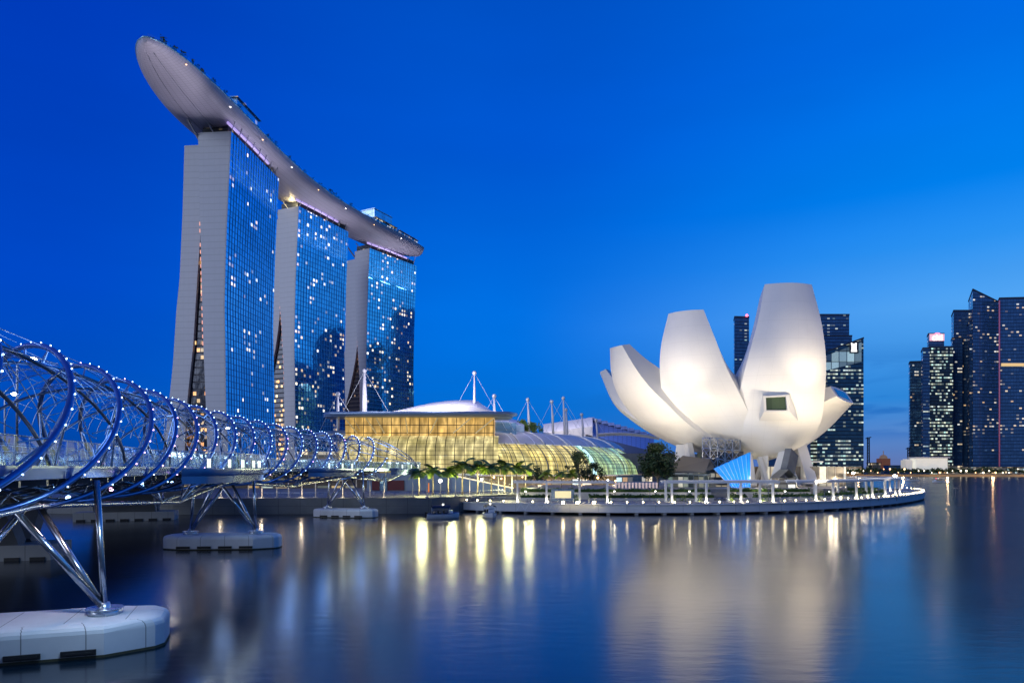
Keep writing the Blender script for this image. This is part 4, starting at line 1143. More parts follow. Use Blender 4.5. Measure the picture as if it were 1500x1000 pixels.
M['hall_amber'] = glowglass('hall_glass_amber', (0.50, 0.29, 0.07), (0.62, 0.40, 0.13), 3.1, 2.6, 0.84, 0.05)
M['hall_pale'] = glowglass('hall_glass_pale', (0.46, 0.38, 0.14), (0.62, 0.52, 0.25), 3.1, 1.45, 0.84, 0.055)
M['mall_mid'] = glowglass('mall_glass_yellow', (0.50, 0.38, 0.10), (0.62, 0.55, 0.24), 3.0, 1.7, 0.97, 0.06)
M['mall_green'] = glowglass('mall_glass_green', (0.38, 0.44, 0.16), (0.22, 0.45, 0.30), 2.6, 1.5, 0.89, 0.07)
M['shop_glow'] = win_mat('shop_windows', (0.3, 0.27, 0.2), (0.45, 0.4, 0.3), 3.0, 3.3, 0.55, [(1, .55, .2, 1), (1, .8, .5, 1), (1, .95, .85, 1), (.6, .9, 1, 1)], 0.9, 0.1, 0.4, (0.08, .92), (0.1, .75), 0.06, 0.5, 0.12, 0.2, 9.0)
M['stone'] = plain('pale_stone', (0.42, 0.39, 0.33), 0.7, 0, .2, .5)
M['blue_roof'] = plain('blue_grey_roof', (0.20, 0.30, 0.46), 0.4, 0.3, .08, .3)
M['grey_roof'] = seam_mat('grey_roof', (0.52, 0.53, 0.56), 9.5, 50, 0.03, 0, 0.4, 0.2, 1.9, 0.06)
M['white_roof'] = seam_mat('white_roof', (0.72, 0.70, 0.74), 400, 2.0, 0, 0.10, 0.4, 0.0, 0.75, 0.05)
M['violet_roof'] = seam_mat('violet_blue_roof', (0.16, 0.24, 0.50), 2.4, 3.0, 0.10, 0.08, 0.4, 0.1, 0.45, 0.1)
def hall():
    th = thing('convention_hall', 'amber lit glass hall with a flat blue roof and white domed top', 'hall', (-30, 228, 3.2))
    XL, XR, D0 = XP(505, 228), XP(724, 228), 228.0
    # upper vertical glass
    mb = MB(); z0, z1 = ZP(638, D0), ZP(611, D0)
    mb.face([(XL, D0, z0), (XR, D0, z0), (XR, D0, z1), (XL, D0, z1)], [(0, z0), (XR - XL, z0), (XR - XL, z1), (0, z1)])
    mb.face([(XR, D0, z0), (XR, D0 + 30, z0), (XR, D0 + 30, z1), (XR, D0, z1)], [(0, z0), (30, z0), (30, z1), (0, z1)])
    mb.face([(XL, D0, z0), (XL, D0 + 30, z0), (XL, D0 + 30, z1), (XL, D0, z1)], [(0, z0), (30, z0), (30, z1), (0, z1)])
    mb.build('upper_glass', M['hall_amber'], th)
    # belly of curved glass
    prof = []
    for k in range(13):
        a = PI * .5 * k / 12; prof.append((8.5 * math.sin(a), z0 - (z0 - 13.2) * (1 - math.cos(a)) ** .9))
    prof += [(8.2, 10.5), (7.2, 7.6)]
    xs = [XL + (XR + 1.5 - XL) * q / 40 for q in range(41)]
    rows = [[Vector((x, D0 - .05 - o_, z)) for x in xs] for o_, z in prof]
    acc = 0; uvs = []
    for i, (o_, z) in enumerate(prof):
        if i: acc += math.hypot(o_ - prof[i - 1][0], z - prof[i - 1][1])
        uvs.append([(x, acc) for x in xs])
    mb = MB(); mb.grid(rows, uvs, 0, True); mb.build('curved_glass', M['hall_pale'], th)
    # side walls and lower storey
    mb = MB(); mb.box(((XL + XR) / 2, D0 + 13, 12), (XR - XL - .4, 25, 17)); mb.build('core_wall', M['stone'], th)
    mb = MB(); mb.box(((XL + XR) / 2 + 1, D0 - 7.2, 5.3), (XR - XL - 6, 9, 4.2)); mb.build('shopfront', M['shop_glow'], th)
    # flat roof with rounded left end
    zr = ZP(607, D0 - 4)
    pl = [(XP(490, 224), 220.5), (XP(480, 224), 222), (XP(474, 226), 226), (XP(478, 232), 236), (XP(745, 240), 240), (XP(752, 226), 226), (XP(742, 222), 221)]
    mb = MB(); mb.prism(pl, zr - .75, zr + .55, 0, 0)
    mb.build('flat_roof', M['blue_roof'], th)
    mb = MB(); x = XP(478, 220)
    mb.tube([(XP(476, 221), 222.5, zr - .1), (XP(486, 221), 220.3, zr + .1), (XP(745, 221), 220.3, zr + .1), (XP(756, 221), 223, zr - .1)], .62, 8); mb.build('gutter', M['blue_roof'], th)
    # raking struts
    for px, qx in ((505, 523), (536, 551), (551, 563), (594, 597), (641, 630), (690, 664), (724, 697)):
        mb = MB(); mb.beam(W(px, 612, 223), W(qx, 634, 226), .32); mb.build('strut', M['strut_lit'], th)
    # white domed roof
    rows, uvs = [], []
    for i in range(17):
        f = i / 16; y = 229 + f * 34
        row = []; u = []
        for k in range(25):
            g = k / 24; px = 552 + (722 - 552) * g
            hh = 7.6 * math.sin(PI * min(1, g * .66)) ** .9 * math.sin(PI * (0.10 + .40 * f)) * (1 if g < .86 else 1 - (g - .86) * 4.2)
            row.append(Vector((XP(px, 235) * (1 + .1 * f), y, zr + .6 + hh))); u.append((k * 2.0, f * 14))
        rows.append(row); uvs.append(u)
    mb = MB(); mb.grid(rows, uvs, 0, True)
    for e in (0, 24): mb.grid([[r[e], Vector((r[e].x, r[e].y, zr + .5))] for r in rows], None, 0, False)
    mb.face([r for r in rows[0]] + [Vector((rows[0][-1].x, rows[0][-1].y, zr + .5)), Vector((rows[0][0].x, rows[0][0].y, zr + .5))])
    mb.build('domed_roof', M['white_roof'], th)
    # low dark canopy at the left end
    rows = []
    for i in range(9):
        f = i / 8
        rows.append([W(430 + 76 * g, 641 - 9 * math.sin(PI * .5 * g) - 2 * math.sin(PI * f) + 4 * abs(f - .5), 216 + 16 * f) for g in [q / 10 for q in range(11)]])
    mb = MB(); mb.grid(rows, None, 0, True); mb.grid([[p - Vector((0, 0, .7)) for p in r] for r in rows], None, 1, True); mb.grid([rows[0], [p - Vector((0, 0, .7)) for p in rows[0]]], None, 1, False)
    mb.grid([[r[-1] for r in rows], [r[-1] - Vector((0, 0, .7)) for r in rows]], None, 1, False)
    mb.build('side_canopy', [M['blue_roof'], M['stone']], th)
    mb = MB(); mb.box((XP(470, 226), 228, 9), (XP(503, 226) - XP(440, 226), 14, 11)); mb.build('side_wing', M['shop_glow'], th)
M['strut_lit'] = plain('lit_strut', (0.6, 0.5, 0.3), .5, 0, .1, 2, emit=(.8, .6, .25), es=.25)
hall()
for x, y in ((8, 222), (34, 236)): lamp('mall_roof_fill', 'AREA', (x, y - 4, 27), 1400, (.9, .88, .9), (x + 6, y + 18, 21), 5)  # area lamps added to brighten the curved mall roof
lamp('dome_light', 'AREA', (-22, 222, 37), 7000, (0.95, 0.88, 1.0), (-28, 244, 29), 10)
lamp('dome_light', 'AREA', (-46, 222, 35), 4500, (0.95, 0.9, 1.0), (-44, 240, 28), 10)
lamp('theatre_light', 'AREA', (22, 312, 44), 9000, (1.0, 0.92, 0.9), (30, 336, 30), 12)
lamp('theatre_blue_light', 'AREA', (58, 315, 44), 1900, (0.3, 0.35, 1.0), (62, 338, 30), 12)
lamp('link_light', 'AREA', (0, 240, 34), 1500, (1.0, 0.9, 0.95), (1, 256, 24), 6)
def mall():
    th = thing('shopping_mall', 'long curved glass mall with grey roof receding toward the white museum', 'mall', (20, 250, 3.2))
    A, B = Vector((XP(722, 224), 224, 0)), Vector((XP(945, 276), 276, 0))
    mid = Vector((XP(850, 241), 241, 0))
    base = spline([tuple(A), tuple(A.lerp(mid, .5) + Vector((1, -1, 0))), tuple(mid), tuple(mid.lerp(B, .5) + Vector((1.5, -2, 0))), tuple(B)], 12)
    prof = [(-.6, 5.0), (.0, 7.8), (.6, 10.5), (2.2, 13), (4.8, 15.4), (8, 17.4), (11, 18.7)]
    roof = [(8.2, 17.75), (10.2, 19.3), (12.8, 20.7), (16.5, 21.9), (21, 22.7)]
    n = len(base)
    def mk(pr, f0, f1, lift=0.0, name='glass', mats=None, taper=True, zmul=1.0):
        rows, uvs = [], []
        i0, i1 = int(f0 * (n - 1)), int(f1 * (n - 1))
        acc = 0; V = [0]
        for a, b in zip(pr, pr[1:]): acc += math.hypot(b[0] - a[0], b[1] - a[1]); V.append(acc)
        s = 0
        for i in range(i0, i1 + 1):
            t = (base[min(i + 1, n - 1)] - base[max(i - 1, 0)]).normalized(); nn = Vector((-t.y, t.x, 0))
            if i > i0: s += (base[i] - base[i - 1]).length
            rows.append([base[i] + nn * o_ + Vector((0, 0, 3.2 + (z - 3.2) * (1 - .06 * (i / n) ** 2) + lift)) for o_, z in pr])
            uvs.append([(s, v) for v in V])
        mb = MB(); mb.grid(rows, uvs, 0, True)
        return mb, rows
    mb, _ = mk(prof, 0, .58); mb.build('yellow_glass', M['mall_mid'], th)
    mb, rws = mk(prof, .58, .93); mb.build('green_glass', M['mall_green'], th)
    mb = MB(); mb.face(rws[-1] + [rws[-1][-1] - Vector((0, 0, 12))]); mb.build('end_wall', M['stone'], th)
    mb, r_ = mk(roof, .04, .98); mb.grid([[r[0], r[0] - Vector((0, 0, .6))] for r in r_], None, 0, False); mb.face(r_[0] + [r_[0][-1] - Vector((0, 0, 4)), r_[0][0] - Vector((0, 0, .8))]); mb.build('curved_roof', M['grey_roof'], th)
    for f in (.18, .36, .54, .72, .9):
        i = int(f * (len(r_) - 1)); mb = MB(); mb.tube([p + Vector((0, 0, .15)) for p in r_[i]], .28, 6); mb.build('roof_rib', M['white_metal'], th)
    # arched ribs over the glass
    for j in range(2, n - 3, 3):
        t = (base[min(j + 1, n - 1)] - base[max(j - 1, 0)]).normalized(); nn = Vector((-t.y, t.x, 0))
        mb = MB(); mb.tube([base[j] + nn * (o_ - .2) + Vector((0, 0, 3.2 + (z - 3.2) * (1 - .06 * (j / n) ** 2) + .12)) for o_, z in prof], .14, 5); mb.build('glass_rib', M['steel_dark'], th)
    # bright blue-white slot
    j = int(.575 * n); t = (base[j + 1] - base[j - 1]).normalized(); nn = Vector((-t.y, t.x, 0)); rows = []
    for o_, z in prof[:6]:
        rows.append([base[j] + nn * (o_ - .35) + Vector((0, 0, z)) + t * q for q in (-1.0, 1.0)])
    mb = MB(); mb.grid(rows, None, 0, True); mb.build('light_slot', M['slot'], th)
    # stone podium with shopfronts
    mb = MB()
    rows = []
    for i in range(0, n):
        t = (base[min(i + 1, n - 1)] - base[max(i - 1, 0)]).normalized(); nn = Vector((-t.y, t.x, 0)); s = i * 1.6
        rows.append([base[i] - nn * 4 + Vector((0, 0, 3.2)), base[i] - nn * 4 + Vector((0, 0, 6.6)), base[i] - nn * .5 + Vector((0, 0, 6.8))])
    mb.grid(rows, [[(i * 1.6, 3.2), (i * 1.6, 6.6), (i * 1.6, 9)] for i in range(n)], 0, False); mb.build('podium', M['shop_glow'], th)
    mb = MB(); mb.box((45, 300, 9), (70, 60, 12), .4); mb.build('rear_block', M['concrete_dark'], th)
M['slot'] = glow_mat('slot_light', (0.55, 0.95, 1.0), 1.1)
mall()
def theatre():
    th = thing('theatre_roof', 'fan shaped violet blue stepped roof with a white lit edge behind the mall', 'theatre', (50, 330, 3.2))
    d = 330
    def fan(x0, x1, y0, y1, ya, yb, m, name, dd, steps=9):
        mb = MB(); rows = []
        for i in range(9):
            f = i / 8
            rows.append([W(x0 + (x1 - x0) * g, (ya + (yb - ya) * g) + (y0 - ya) * (1 - f) - (0), d + dd * f) + Vector((0, 0, -0.0)) for g in [q / 12 for q in range(13)]])
        mb.grid(rows, [[(q * 3.0, i * 3.0) for q in range(13)] for i in range(9)], 0, True)
        top = rows[-1]; mb.grid([top, [Vector((p.x, p.y + 6, 4)) for p in top]], None, 0, False)
        mb.grid([rows[0], [Vector((p.x, p.y, 4)) for p in rows[0]]], None, 0, False)
        mb.build(name, m, th)
    fan(796, 868, 634, 630, 621, 611, M['white_roof'], 'white_edge_roof', 18)
    fan(858, 958, 636, 640, 612, 637, M['violet_roof'], 'stepped_roof', 22)
    for i in range(10):
        a = W(866 + i * 9.5, 613.5 + i * 2.6, d + 20)
        mb = MB(); mb.box(a, (3.2, 3, 1.6)); mb.build('roof_step', M['violet_roof'], th)
    mb = MB()
    for i in range(20):
        pass
    rows = [[W(876 + 90 * g, 636 + 5 * g * g - 2.5 * math.sin(PI * g) - 1.4 * f, 300 + 14 * f) for g in [q / 14 for q in range(15)]] for f in (0, .5, 1)]
    mb.grid(rows, None, 0, True); mb.grid([rows[0], [p - Vector((0, 0, 1)) for p in rows[0]]], None, 0, False); mb.build('scalloped_awning', M['stone'], th)
    mb = MB(); mb.box((40, 352, 12), (50, 30, 17)); mb.build('fly_tower', M['concrete_dark'], th)
    th = thing('casino_roof', 'small white lit roof and glass link behind the convention hall', 'roof', (0, 262, 3.2))
    rows = [[W(722 + 46 * g, 616 + 9 * g * g - 6 * math.sin(PI * .5 * f), 250 + 26 * f) for g in [q / 10 for q in range(11)]] for f in [q / 5 for q in range(6)]]
    mb = MB(); mb.grid(rows, [[(q * 2, i * 2.) for q in range(11)] for i in range(6)], 0, True); mb.grid([rows[0], [p - Vector((0, 0, 5)) for p in rows[0]]], None, 1, False); mb.grid([[r[-1] for r in rows], [r[-1] - Vector((0, 0, 5)) for r in rows]], None, 1, False)
    mb.build('white_shell', [M['white_roof'], M['blue_roof']], th)
    mb = MB(); mb.box((XP(738, 246), 246, ZP(630, 246)), (9, 6, 5)); mb.build('glass_link', M['roof_glass'], th)
theatre()
# roof masts with stays
M['mast_white'] = plain('mast_paint', (0.72, 0.70, 0.72), 0.4)
mast0 = None
MAST = [(495, 630, 577, 224, 'mast standing before the middle tower at the left end of the flat roof'), (534, 606, 543, 240, 'tall thick mast in front of the farthest tower'), (695, 606, 546, 240, 'tallest slim mast beside the end of the white dome'), (724, 630, 580, 240, 'mast just right of the flat roof end'), (776, 632, 585, 262, 'lone leaning mast above the start of the grey roof'), (811, 633, 588, 275, 'slim mast left of the twin masts behind the grey roof'), (828, 633, 583, 280, 'taller one of the twin masts behind the grey roof'), (832, 633, 600, 284, 'shorter stout one of the twin masts behind the grey roof'), (855, 633, 607, 290, 'short mast in front of the violet roof'), (876, 632, 615, 292, 'shortest mast, at the stepped violet roof')]
for px, pb, pt, d, lb in MAST:
    b = W(px, pb, d); t_ = W(px - (3 if d > 255 else 0), pt, d); b.z = min(b.z, 22)
    t = thing('roof_mast', lb, 'mast', b, 'stayed masts on the mall roofs')
    r_ = .9 if px == 534 else .5
    mb = MB(); mb.tube([b - Vector((0, 0, 6)), b.lerp(t_, .5), t_], [r_ * .8, r_, r_ * .45], 10); mb.build('pole', M['mast_white'], t)
    mb = MB(); mb.sphere(t_, .75, 8, 6); mb.build('mast_head', M['mast_white'], t)
    mb = MB()
    for sx in (-1, 1): mb.tube([t_, b + Vector((sx * (t_.z - b.z) * .55, 3, .5))], .06, 4, cap=False)
    mb.build('stay', M['white_metal'], t)

# ------------------------------------------------------------ city across the bay
OFF1 = [(0.75, 1.0, 0.88, 1), (0.95, 1.0, 0.72, 1), (0.85, 1, .95, 1), (0.55, 0.95, 0.85, 1)]
M['office_a'] = win_mat('office_bands_green', (0.06, 0.16, 0.24), (0.02, 0.05, 0.09), 3.0, 4.3, 0.36, OFF1, 0.75, 0.75, 0.12, (0.04, 0.96), (0.30, 0.72), 0.05, 0.9, 0.05, 0.3, 11, rowmix=0.9)
M['office_b'] = win_mat('office_bands_dim', (0.07, 0.18, 0.36), (0.02, 0.06, 0.15), 3.4, 4.3, 0.14, OFF1, 0.6, 0.5, 0.12, (0.04, 0.96), (0.35, 0.7), 0.06, 0.8, 0.05, 0.3, 12, rowmix=0.7)
M['office_c'] = win_mat('office_bands_bright', (0.06, 0.10, 0.13), (0.02, 0.03, 0.05), 2.6, 4.0, 0.55, OFF1, 0.95, 0.7, 0.12, (0.04, 0.96), (0.3, 0.75), 0.06, 0.9, 0.05, 0.3, 13, rowmix=0.7)
M['office_d'] = win_mat('office_dark_warm', (0.08, 0.20, 0.40), (0.02, 0.065, 0.16), 3.2, 4.2, 0.09, WARM, 0.75, 0.5, 0.12, (0.06, 0.94), (0.35, 0.75), 0.09, 0.55, 0.08, 0.25, 14, rowmix=0.25)
M['office_e'] = win_mat('office_side_dark', (0.06, 0.17, 0.36), (0.02, 0.055, 0.14), 3.2, 4.2, 0.05, WARM, 0.7, 0.45, 0.15, (0.06, 0.94), (0.35, 0.75), 0.09, 0.55, 0.08, 0.25, 15)
M['far_ground'] = plain('far_ground', (0.10, 0.09, 0.07), .9, 0, .3, .05)
M['quay_lit'] = plain('sandy_quay_wall', (0.42, 0.30, 0.17), .8, 0, .2, .05)
def far_shore():
    mb = MB(); mb.prism([(XP(1120, 800), 800), (XP(1200, 790), 790), (XP(1420, 770), 770), (XP(1700, 740), 740), (1600, 700), (3500, 2600), (-200, 2600), (150, 1200)], -1, 2.4, 0, 1)
    struct('far_shore', mb, [M['quay_lit'], M['far_ground']])
far_shore()
def slanted(name, px0, px1, ya, yb, d, depth, rot, mats, parent, base=2.4):
    """block whose roof line runs from ya at its left end to yb at its right end"""
    x0, x1 = XP(px0, d), XP(px1, d); w = x1 - x0
    c, s_ = math.cos(rot), math.sin(rot)
    vx, vy = .86 * (x0 / d), 1.0
    def q(u, v): return Vector((x0 + u * c + v * vx, d + u * s_ + v * vy, 0))
    w = w / c
    P_ = [q(0, 0), q(w, 0), q(w, depth), q(0, depth)]; H_ = [ZP(ya, d), ZP(yb, d), ZP(yb, d), ZP(ya, d)]
    mb = MB(); u = 0
    for i in range(4):
        j = (i + 1) % 4; l = (P_[j] - P_[i]).length
        mb.face([P_[i] + Vector((0, 0, base)), P_[j] + Vector((0, 0, base)), P_[j] + Vector((0, 0, H_[j])), P_[i] + Vector((0, 0, H_[i]))], [(u, base), (u + l, base), (u + l, H_[j]), (u, H_[i])], 0 if i in (0, 2) else 1)
        u += l + .6
    mb.face([P_[i] + Vector((0, 0, H_[i])) for i in range(4)], None, 2)
    return mb.build(name, mats, parent), P_, H_
def office(name_label, parts, extra=None, d=900):
    p = parts[0]
    th = thing('office_tower', name_label, 'office tower', (XP((p[0] + p[1]) / 2, p[4]), p[4], 2.4))
    for (px0, px1, ya, yb, dd, depth, rot, m1, m2, nm) in parts:
        o, P_, H_ = slanted(nm, px0, px1, ya, yb, dd, depth, rot, [M[m1], M[m2], M['roof_dark']], th)
        # roof parapet and plant
        mb = MB()
        for i in range(4):
            j = (i + 1) % 4; mb.beam(P_[i] + Vector((0, 0, H_[i] + .3)), P_[j] + Vector((0, 0, H_[j] + .3)), .9, 1.6)
        mb.build('parapet', M['roof_dark'], o)
    return th
M['roof_dark'] = plain('roof_dark', (0.04, 0.05, 0.08), .6, .2)
t = office('slim dark office tower with a red beacon seen between two white petals', [(1076, 1098, 464, 464, 900, 24, 0.1, 'office_b', 'office_e', 'shaft')])
mb = MB(); mb.sphere(W(1094, 462, 900), 1.8, 8, 5); mb.build('beacon', M['red_lamp'], t)
office('dark stepped office tower just behind the tallest petal', [(1196, 1244, 461, 461, 870, 40, 0.0, 'office_b', 'office_e', 'shaft'), (1200, 1248, 492, 492, 862, 40, 0.0, 'office_b', 'office_e', 'shoulder')])
t = office('green lit office tower with a slanting glass roof line and glowing emblem', [(1197, 1265, 520, 495, 790, 36, 0.0, 'office_a', 'office_e', 'shaft'), (1150, 1210, 585, 585, 800, 30, 0.0, 'office_a', 'office_e', 'wing')])
mb = MB(); p = [W(1199, 525, 789), W(1262, 501, 789), W(1262, 530, 789), W(1199, 545, 789)]; mb.face(p, [(q.x, q.z) for q in p]); mb.build('lit_crown', win_mat('crown_glass', (0.2, .3, .35), (.05, .08, .1), 9, 12, 0.8, [(.45, .7, .85, 1), (.6, .85, .9, 1)], 0.55, .5, .2, (0.05, .95), (.02, .98), vband=.05), t)
mb = MB(); mb.box(W(1251, 509, 788), (10, 1.5, 13)); mb.build('sign_board', M['roof_dark'], t)
mb = MB(); c = W(1251, 509, 787)
for a, b, w_, h_ in ((0, 0, 5.5, 7.5), (-.2, 3.8, 4.2, 1.6), (-2.6, 4.4, 1.4, 2.2), (2.4, 4.2, 1.6, 2.4), (0, -3.9, 6.5, 1.8)): mb.box(c + Vector((a, -.1 * (w_ - 5), b)), (w_, .5, h_))
mb.build('emblem', glow_mat('emblem_white', (1, .98, .92), 1.6), t)
office('slim rounded dark tower left of the bright banded office', [(1333, 1352, 530, 529, 900, 20, 0.15, 'office_e', 'office_e', 'shaft')])
t = office('brightly banded office tower topped by a pink lit bank sign', [(1361, 1396, 508, 508, 850, 34, 0.0, 'office_c', 'office_e', 'shaft'), (1352, 1362, 510, 510, 846, 28, 0.0, 'office_b', 'office_e', 'side_wing'), (1360, 1383, 489, 489, 856, 20, 0.0, 'office_b', 'office_e', 'sign_storey')])
mb = MB(); c = W(1372.5, 494, 853); mb.box(c, (18, 1.2, 8.5)); mb.build('sign_panel', glow_mat('sign_pink', (1.0, 0.45, 0.55), 0.75), t)
fc = bpy.data.curves.new('sign_lettering', 'FONT'); fc.body = 'citi'; fc.size = 11.0; fc.extrude = .25; fc.align_x = 'CENTER'; fc.align_y = 'CENTER'
_tmp = bpy.data.objects.new('tmp_text', fc); COL.objects.link(_tmp)
bpy.context.view_layer.update()
_me = bpy.data.meshes.new_from_object(_tmp.evaluated_get(bpy.context.evaluated_depsgraph_get())); bpy.data.objects.remove(_tmp)
fo = bpy.data.objects.new('sign_lettering', _me); COL.objects.link(fo); fo.parent = t
fo.location = c + Vector((0, -1.0, -.4)) - wloc(t); fo.rotation_euler = (R(90), 0, 0); _me.materials.clear(); _me.materials.append(glow_mat('letter_white', (1, 1, 1), 2.2))
mb = MB(); pts = [c + Vector((3.6 * math.cos(a) , -1.0, 3.0 + 2.0 * math.sin(a))) for a in [PI * q / 10 for q in range(11)]]; mb.tube(pts, .45, 5); mb.build('sign_arc', M['red_lamp'], t)
office('dark narrow office tower with a few warm windows beside the huge corner tower', [(1397, 1428, 455, 455, 880, 34, 0.0, 'office_d', 'office_e', 'shaft'), (1395, 1410, 495, 495, 872, 20, 0, 'office_e', 'office_e', 'shoulder')])
t = office('huge dark glass tower rising to a sharp pointed corner', [(1425, 1466, 424, 441, 840, 60, 0.12, 'office_d', 'office_e', 'shaft'), (1420, 1430, 470, 470, 850, 40, 0.1, 'office_e', 'office_e', 'side_wing')])
t = office('broad dark glass tower cut by the picture edge, one amber lit floor', [(1464, 1530, 437, 437, 830, 50, -0.1, 'office_d', 'office_e', 'shaft')])
mb = MB(); a = W(1467, 534, 828); b = W(1500, 534, 826); mb.beam(a, b, .8, 3.6); mb.build('lit_floor', M['lit_floor'] if 'lit_floor' in M else plain('lit_floor', (.3, .2, .1), .5, 0, .3, .2, emit=(1, .68, .3), es=.75), t)
mb = MB(); mb.tube([W(1464, 690, 828), W(1464, 440, 828)], .7, 6); mb.build('corner_light', plain('rose_corner', (.3, .12, .2), .5, 0, .2, .1, emit=(.8, .2, .4), es=.16), t)
# more of the same skyline to the right of the frame; the hotel glass mirrors it
for px0, px1, y, d, dep, lb in ((1535, 1612, 352, 820, 50, 'dark glass tower beyond the picture edge, mirrored in the farthest hotel'), (1616, 1690, 396, 770, 40, 'lower dark tower beyond the picture edge, second of the mirrored row'), (1720, 1790, 440, 760, 60, 'wide dark tower beyond the picture edge, mirrored in the middle hotel'), (1120, 1187, 441, 770, 30, 'tall dark tower standing wholly behind the tallest white petal'), (1820, 1860, 470, 760, 50, 'last dark tower of the mirrored row beyond the picture edge')):
    office(lb, [(px0, px1, y, y, d, dep, 0, 'office_d', 'office_e', 'shaft')])
# low things on the far quay
t = thing('pavilion', 'long low white lit pavilion on the far quay', 'pavilion', W(1358, 690, 800))
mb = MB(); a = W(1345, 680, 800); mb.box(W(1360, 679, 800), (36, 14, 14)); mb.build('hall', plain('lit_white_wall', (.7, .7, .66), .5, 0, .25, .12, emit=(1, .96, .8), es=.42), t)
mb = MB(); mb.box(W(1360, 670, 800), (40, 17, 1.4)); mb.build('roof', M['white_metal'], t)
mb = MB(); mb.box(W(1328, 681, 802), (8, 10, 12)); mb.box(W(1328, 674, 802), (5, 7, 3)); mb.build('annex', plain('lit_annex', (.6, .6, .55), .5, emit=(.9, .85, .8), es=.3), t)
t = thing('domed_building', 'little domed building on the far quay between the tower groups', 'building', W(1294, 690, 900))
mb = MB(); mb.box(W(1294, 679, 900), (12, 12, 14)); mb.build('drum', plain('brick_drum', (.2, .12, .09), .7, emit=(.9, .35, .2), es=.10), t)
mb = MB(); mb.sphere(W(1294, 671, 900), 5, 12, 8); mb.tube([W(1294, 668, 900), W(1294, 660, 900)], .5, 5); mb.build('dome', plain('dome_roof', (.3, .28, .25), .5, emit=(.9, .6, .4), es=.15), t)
for i, (px, yt) in enumerate(((1272, 640), (1331, 655))):
    t = thing('tower_crane', ['tall dark lattice crane on the far quay beside the banded tower', 'low dark lattice crane at the foot of the right hand towers'][i], 'crane', W(px, 690, 900))
    mb = MB(); d = 900
    for sx in (-1.6, 1.6):
        mb.beam(W(px + sx, 690, d), W(px + sx * .8, yt, d), 1.0)
    y = 686
    while y > yt + 4: mb.beam(W(px - 1.6, y, d), W(px + 1.6, y - 5, d), .6); mb.beam(W(px - 1.6, y - 5, d), W(px + 1.6, y - 5, d), .7); y -= 5
    mb.beam(W(px - 4, yt + 2, d), W(px + 4, yt, d), 1.1); mb.build('lattice', M['roof_dark'], t)
def low_block(px0, px1, y, d, lb, m):
    t = thing('low_building', lb, 'building', W((px0 + px1) / 2, 692, d)); 
    mb = MB(); mb.box(((XP(px0, d) + XP(px1, d)) / 2, d + 6, (ZP(y, d) + 2.4) / 2), (XP(px1, d) - XP(px0, d), 12, ZP(y, d) - 2.4)); mb.build('wall', M[m], t)
    mb = MB(); mb.box(((XP(px0, d) + XP(px1, d)) / 2, d + 6, ZP(y, d) + .4), (XP(px1, d) - XP(px0, d) + 2, 14, .8)); mb.build('roof', M['roof_dark'], t)
low_block(1168, 1196, 676, 830, 'low lit block under the right petal of the museum', 'office_b')
low_block(1278, 1290, 678, 860, 'small low block at the foot of the lattice crane', 'shop_glow')
low_block(1302, 1324, 682, 860, 'low dark block between the domed building and pavilion', 'office_e')
low_block(1388, 1412, 682, 800, 'low lit block right of the white pavilion', 'shop_glow')
low_block(1416, 1500, 684, 790, 'long low terrace of lit shops under the corner tower', 'shop_glow')
low_block(1215, 1262, 684, 785, 'long low lit terrace at the foot of the green banded tower', 'shop_glow')
# tree belt along the far quay
def belt():
    mb = MB()
    x = XP(1150, 785)
    while x < XP(1520, 770):
        d = 783 - (x - 300) * .06 + random.uniform(0, 10); h = random.uniform(4.5, 10); r_ = random.uniform(3, 6)
        if random.random() < .9:
            for k in range(60):
                a = random.uniform(0, 2 * PI); q = random.random() ** .5 * r_; z = 2.4 + h * (.35 + .65 * random.random() * (1 - (q / r_) ** 2 * .5))
                c = Vector((x + q * math.cos(a), d + q * math.sin(a), z)); v = Vector((random.uniform(-1, 1), random.uniform(-1, 1), random.uniform(-1, 1))).normalized() * 1.1; w_ = v.orthogonal() * .7
                mb.face([c - v, c + w_, c + v, c - w_])
        x += random.uniform(2.5, 6)
    o = mb.build('tree_belt', M['leaf']); tag(o, 'dark belt of small trees along the far quay under the towers', 'tree belt', None, 'stuff')
belt()
base_l = None
for i in range(34):
    px = 1160 + i * 10.3 + random.uniform(-2.5, 2.5); d = 775 - (px - 1200) * .09
    z = random.choice((4.5, 6.5, 8.5)); m = random.choice(('lamp_far', 'lamp_far', 'lamp_far_o'))
    if 'lamp_far' not in M:
        M['lamp_far'] = glow_mat('far_lamp', (1, .85, .6), 5.0); M['lamp_far_o'] = glow_mat('far_lamp_orange', (1, .5, .2), 4.0)
        m = 'lamp_far'
    mb = MB(); c = Vector((XP(px, d), d, z)); mb.tube([(c.x, c.y, 2.4), (c.x, c.y, z)], .12, 5); mb.sphere(c, random.choice((.55, .7, 1.0)), 6, 4, 1)
    o = mb.build('quay_lamp', [M['steel_dark'], M[m]], None, (c.x, c.y, 2.4)); tag(o, 'tiny warm street lamp glowing on the far quay across the bay', 'street lamp', 'lamps along the far quay')
for i in range(6):
    lamp('far_quay_light', 'POINT', (XP(1190 + i * 60, 775), 768 - i * 5, 6), 9000, (1, .62, .3), None, 1.0)

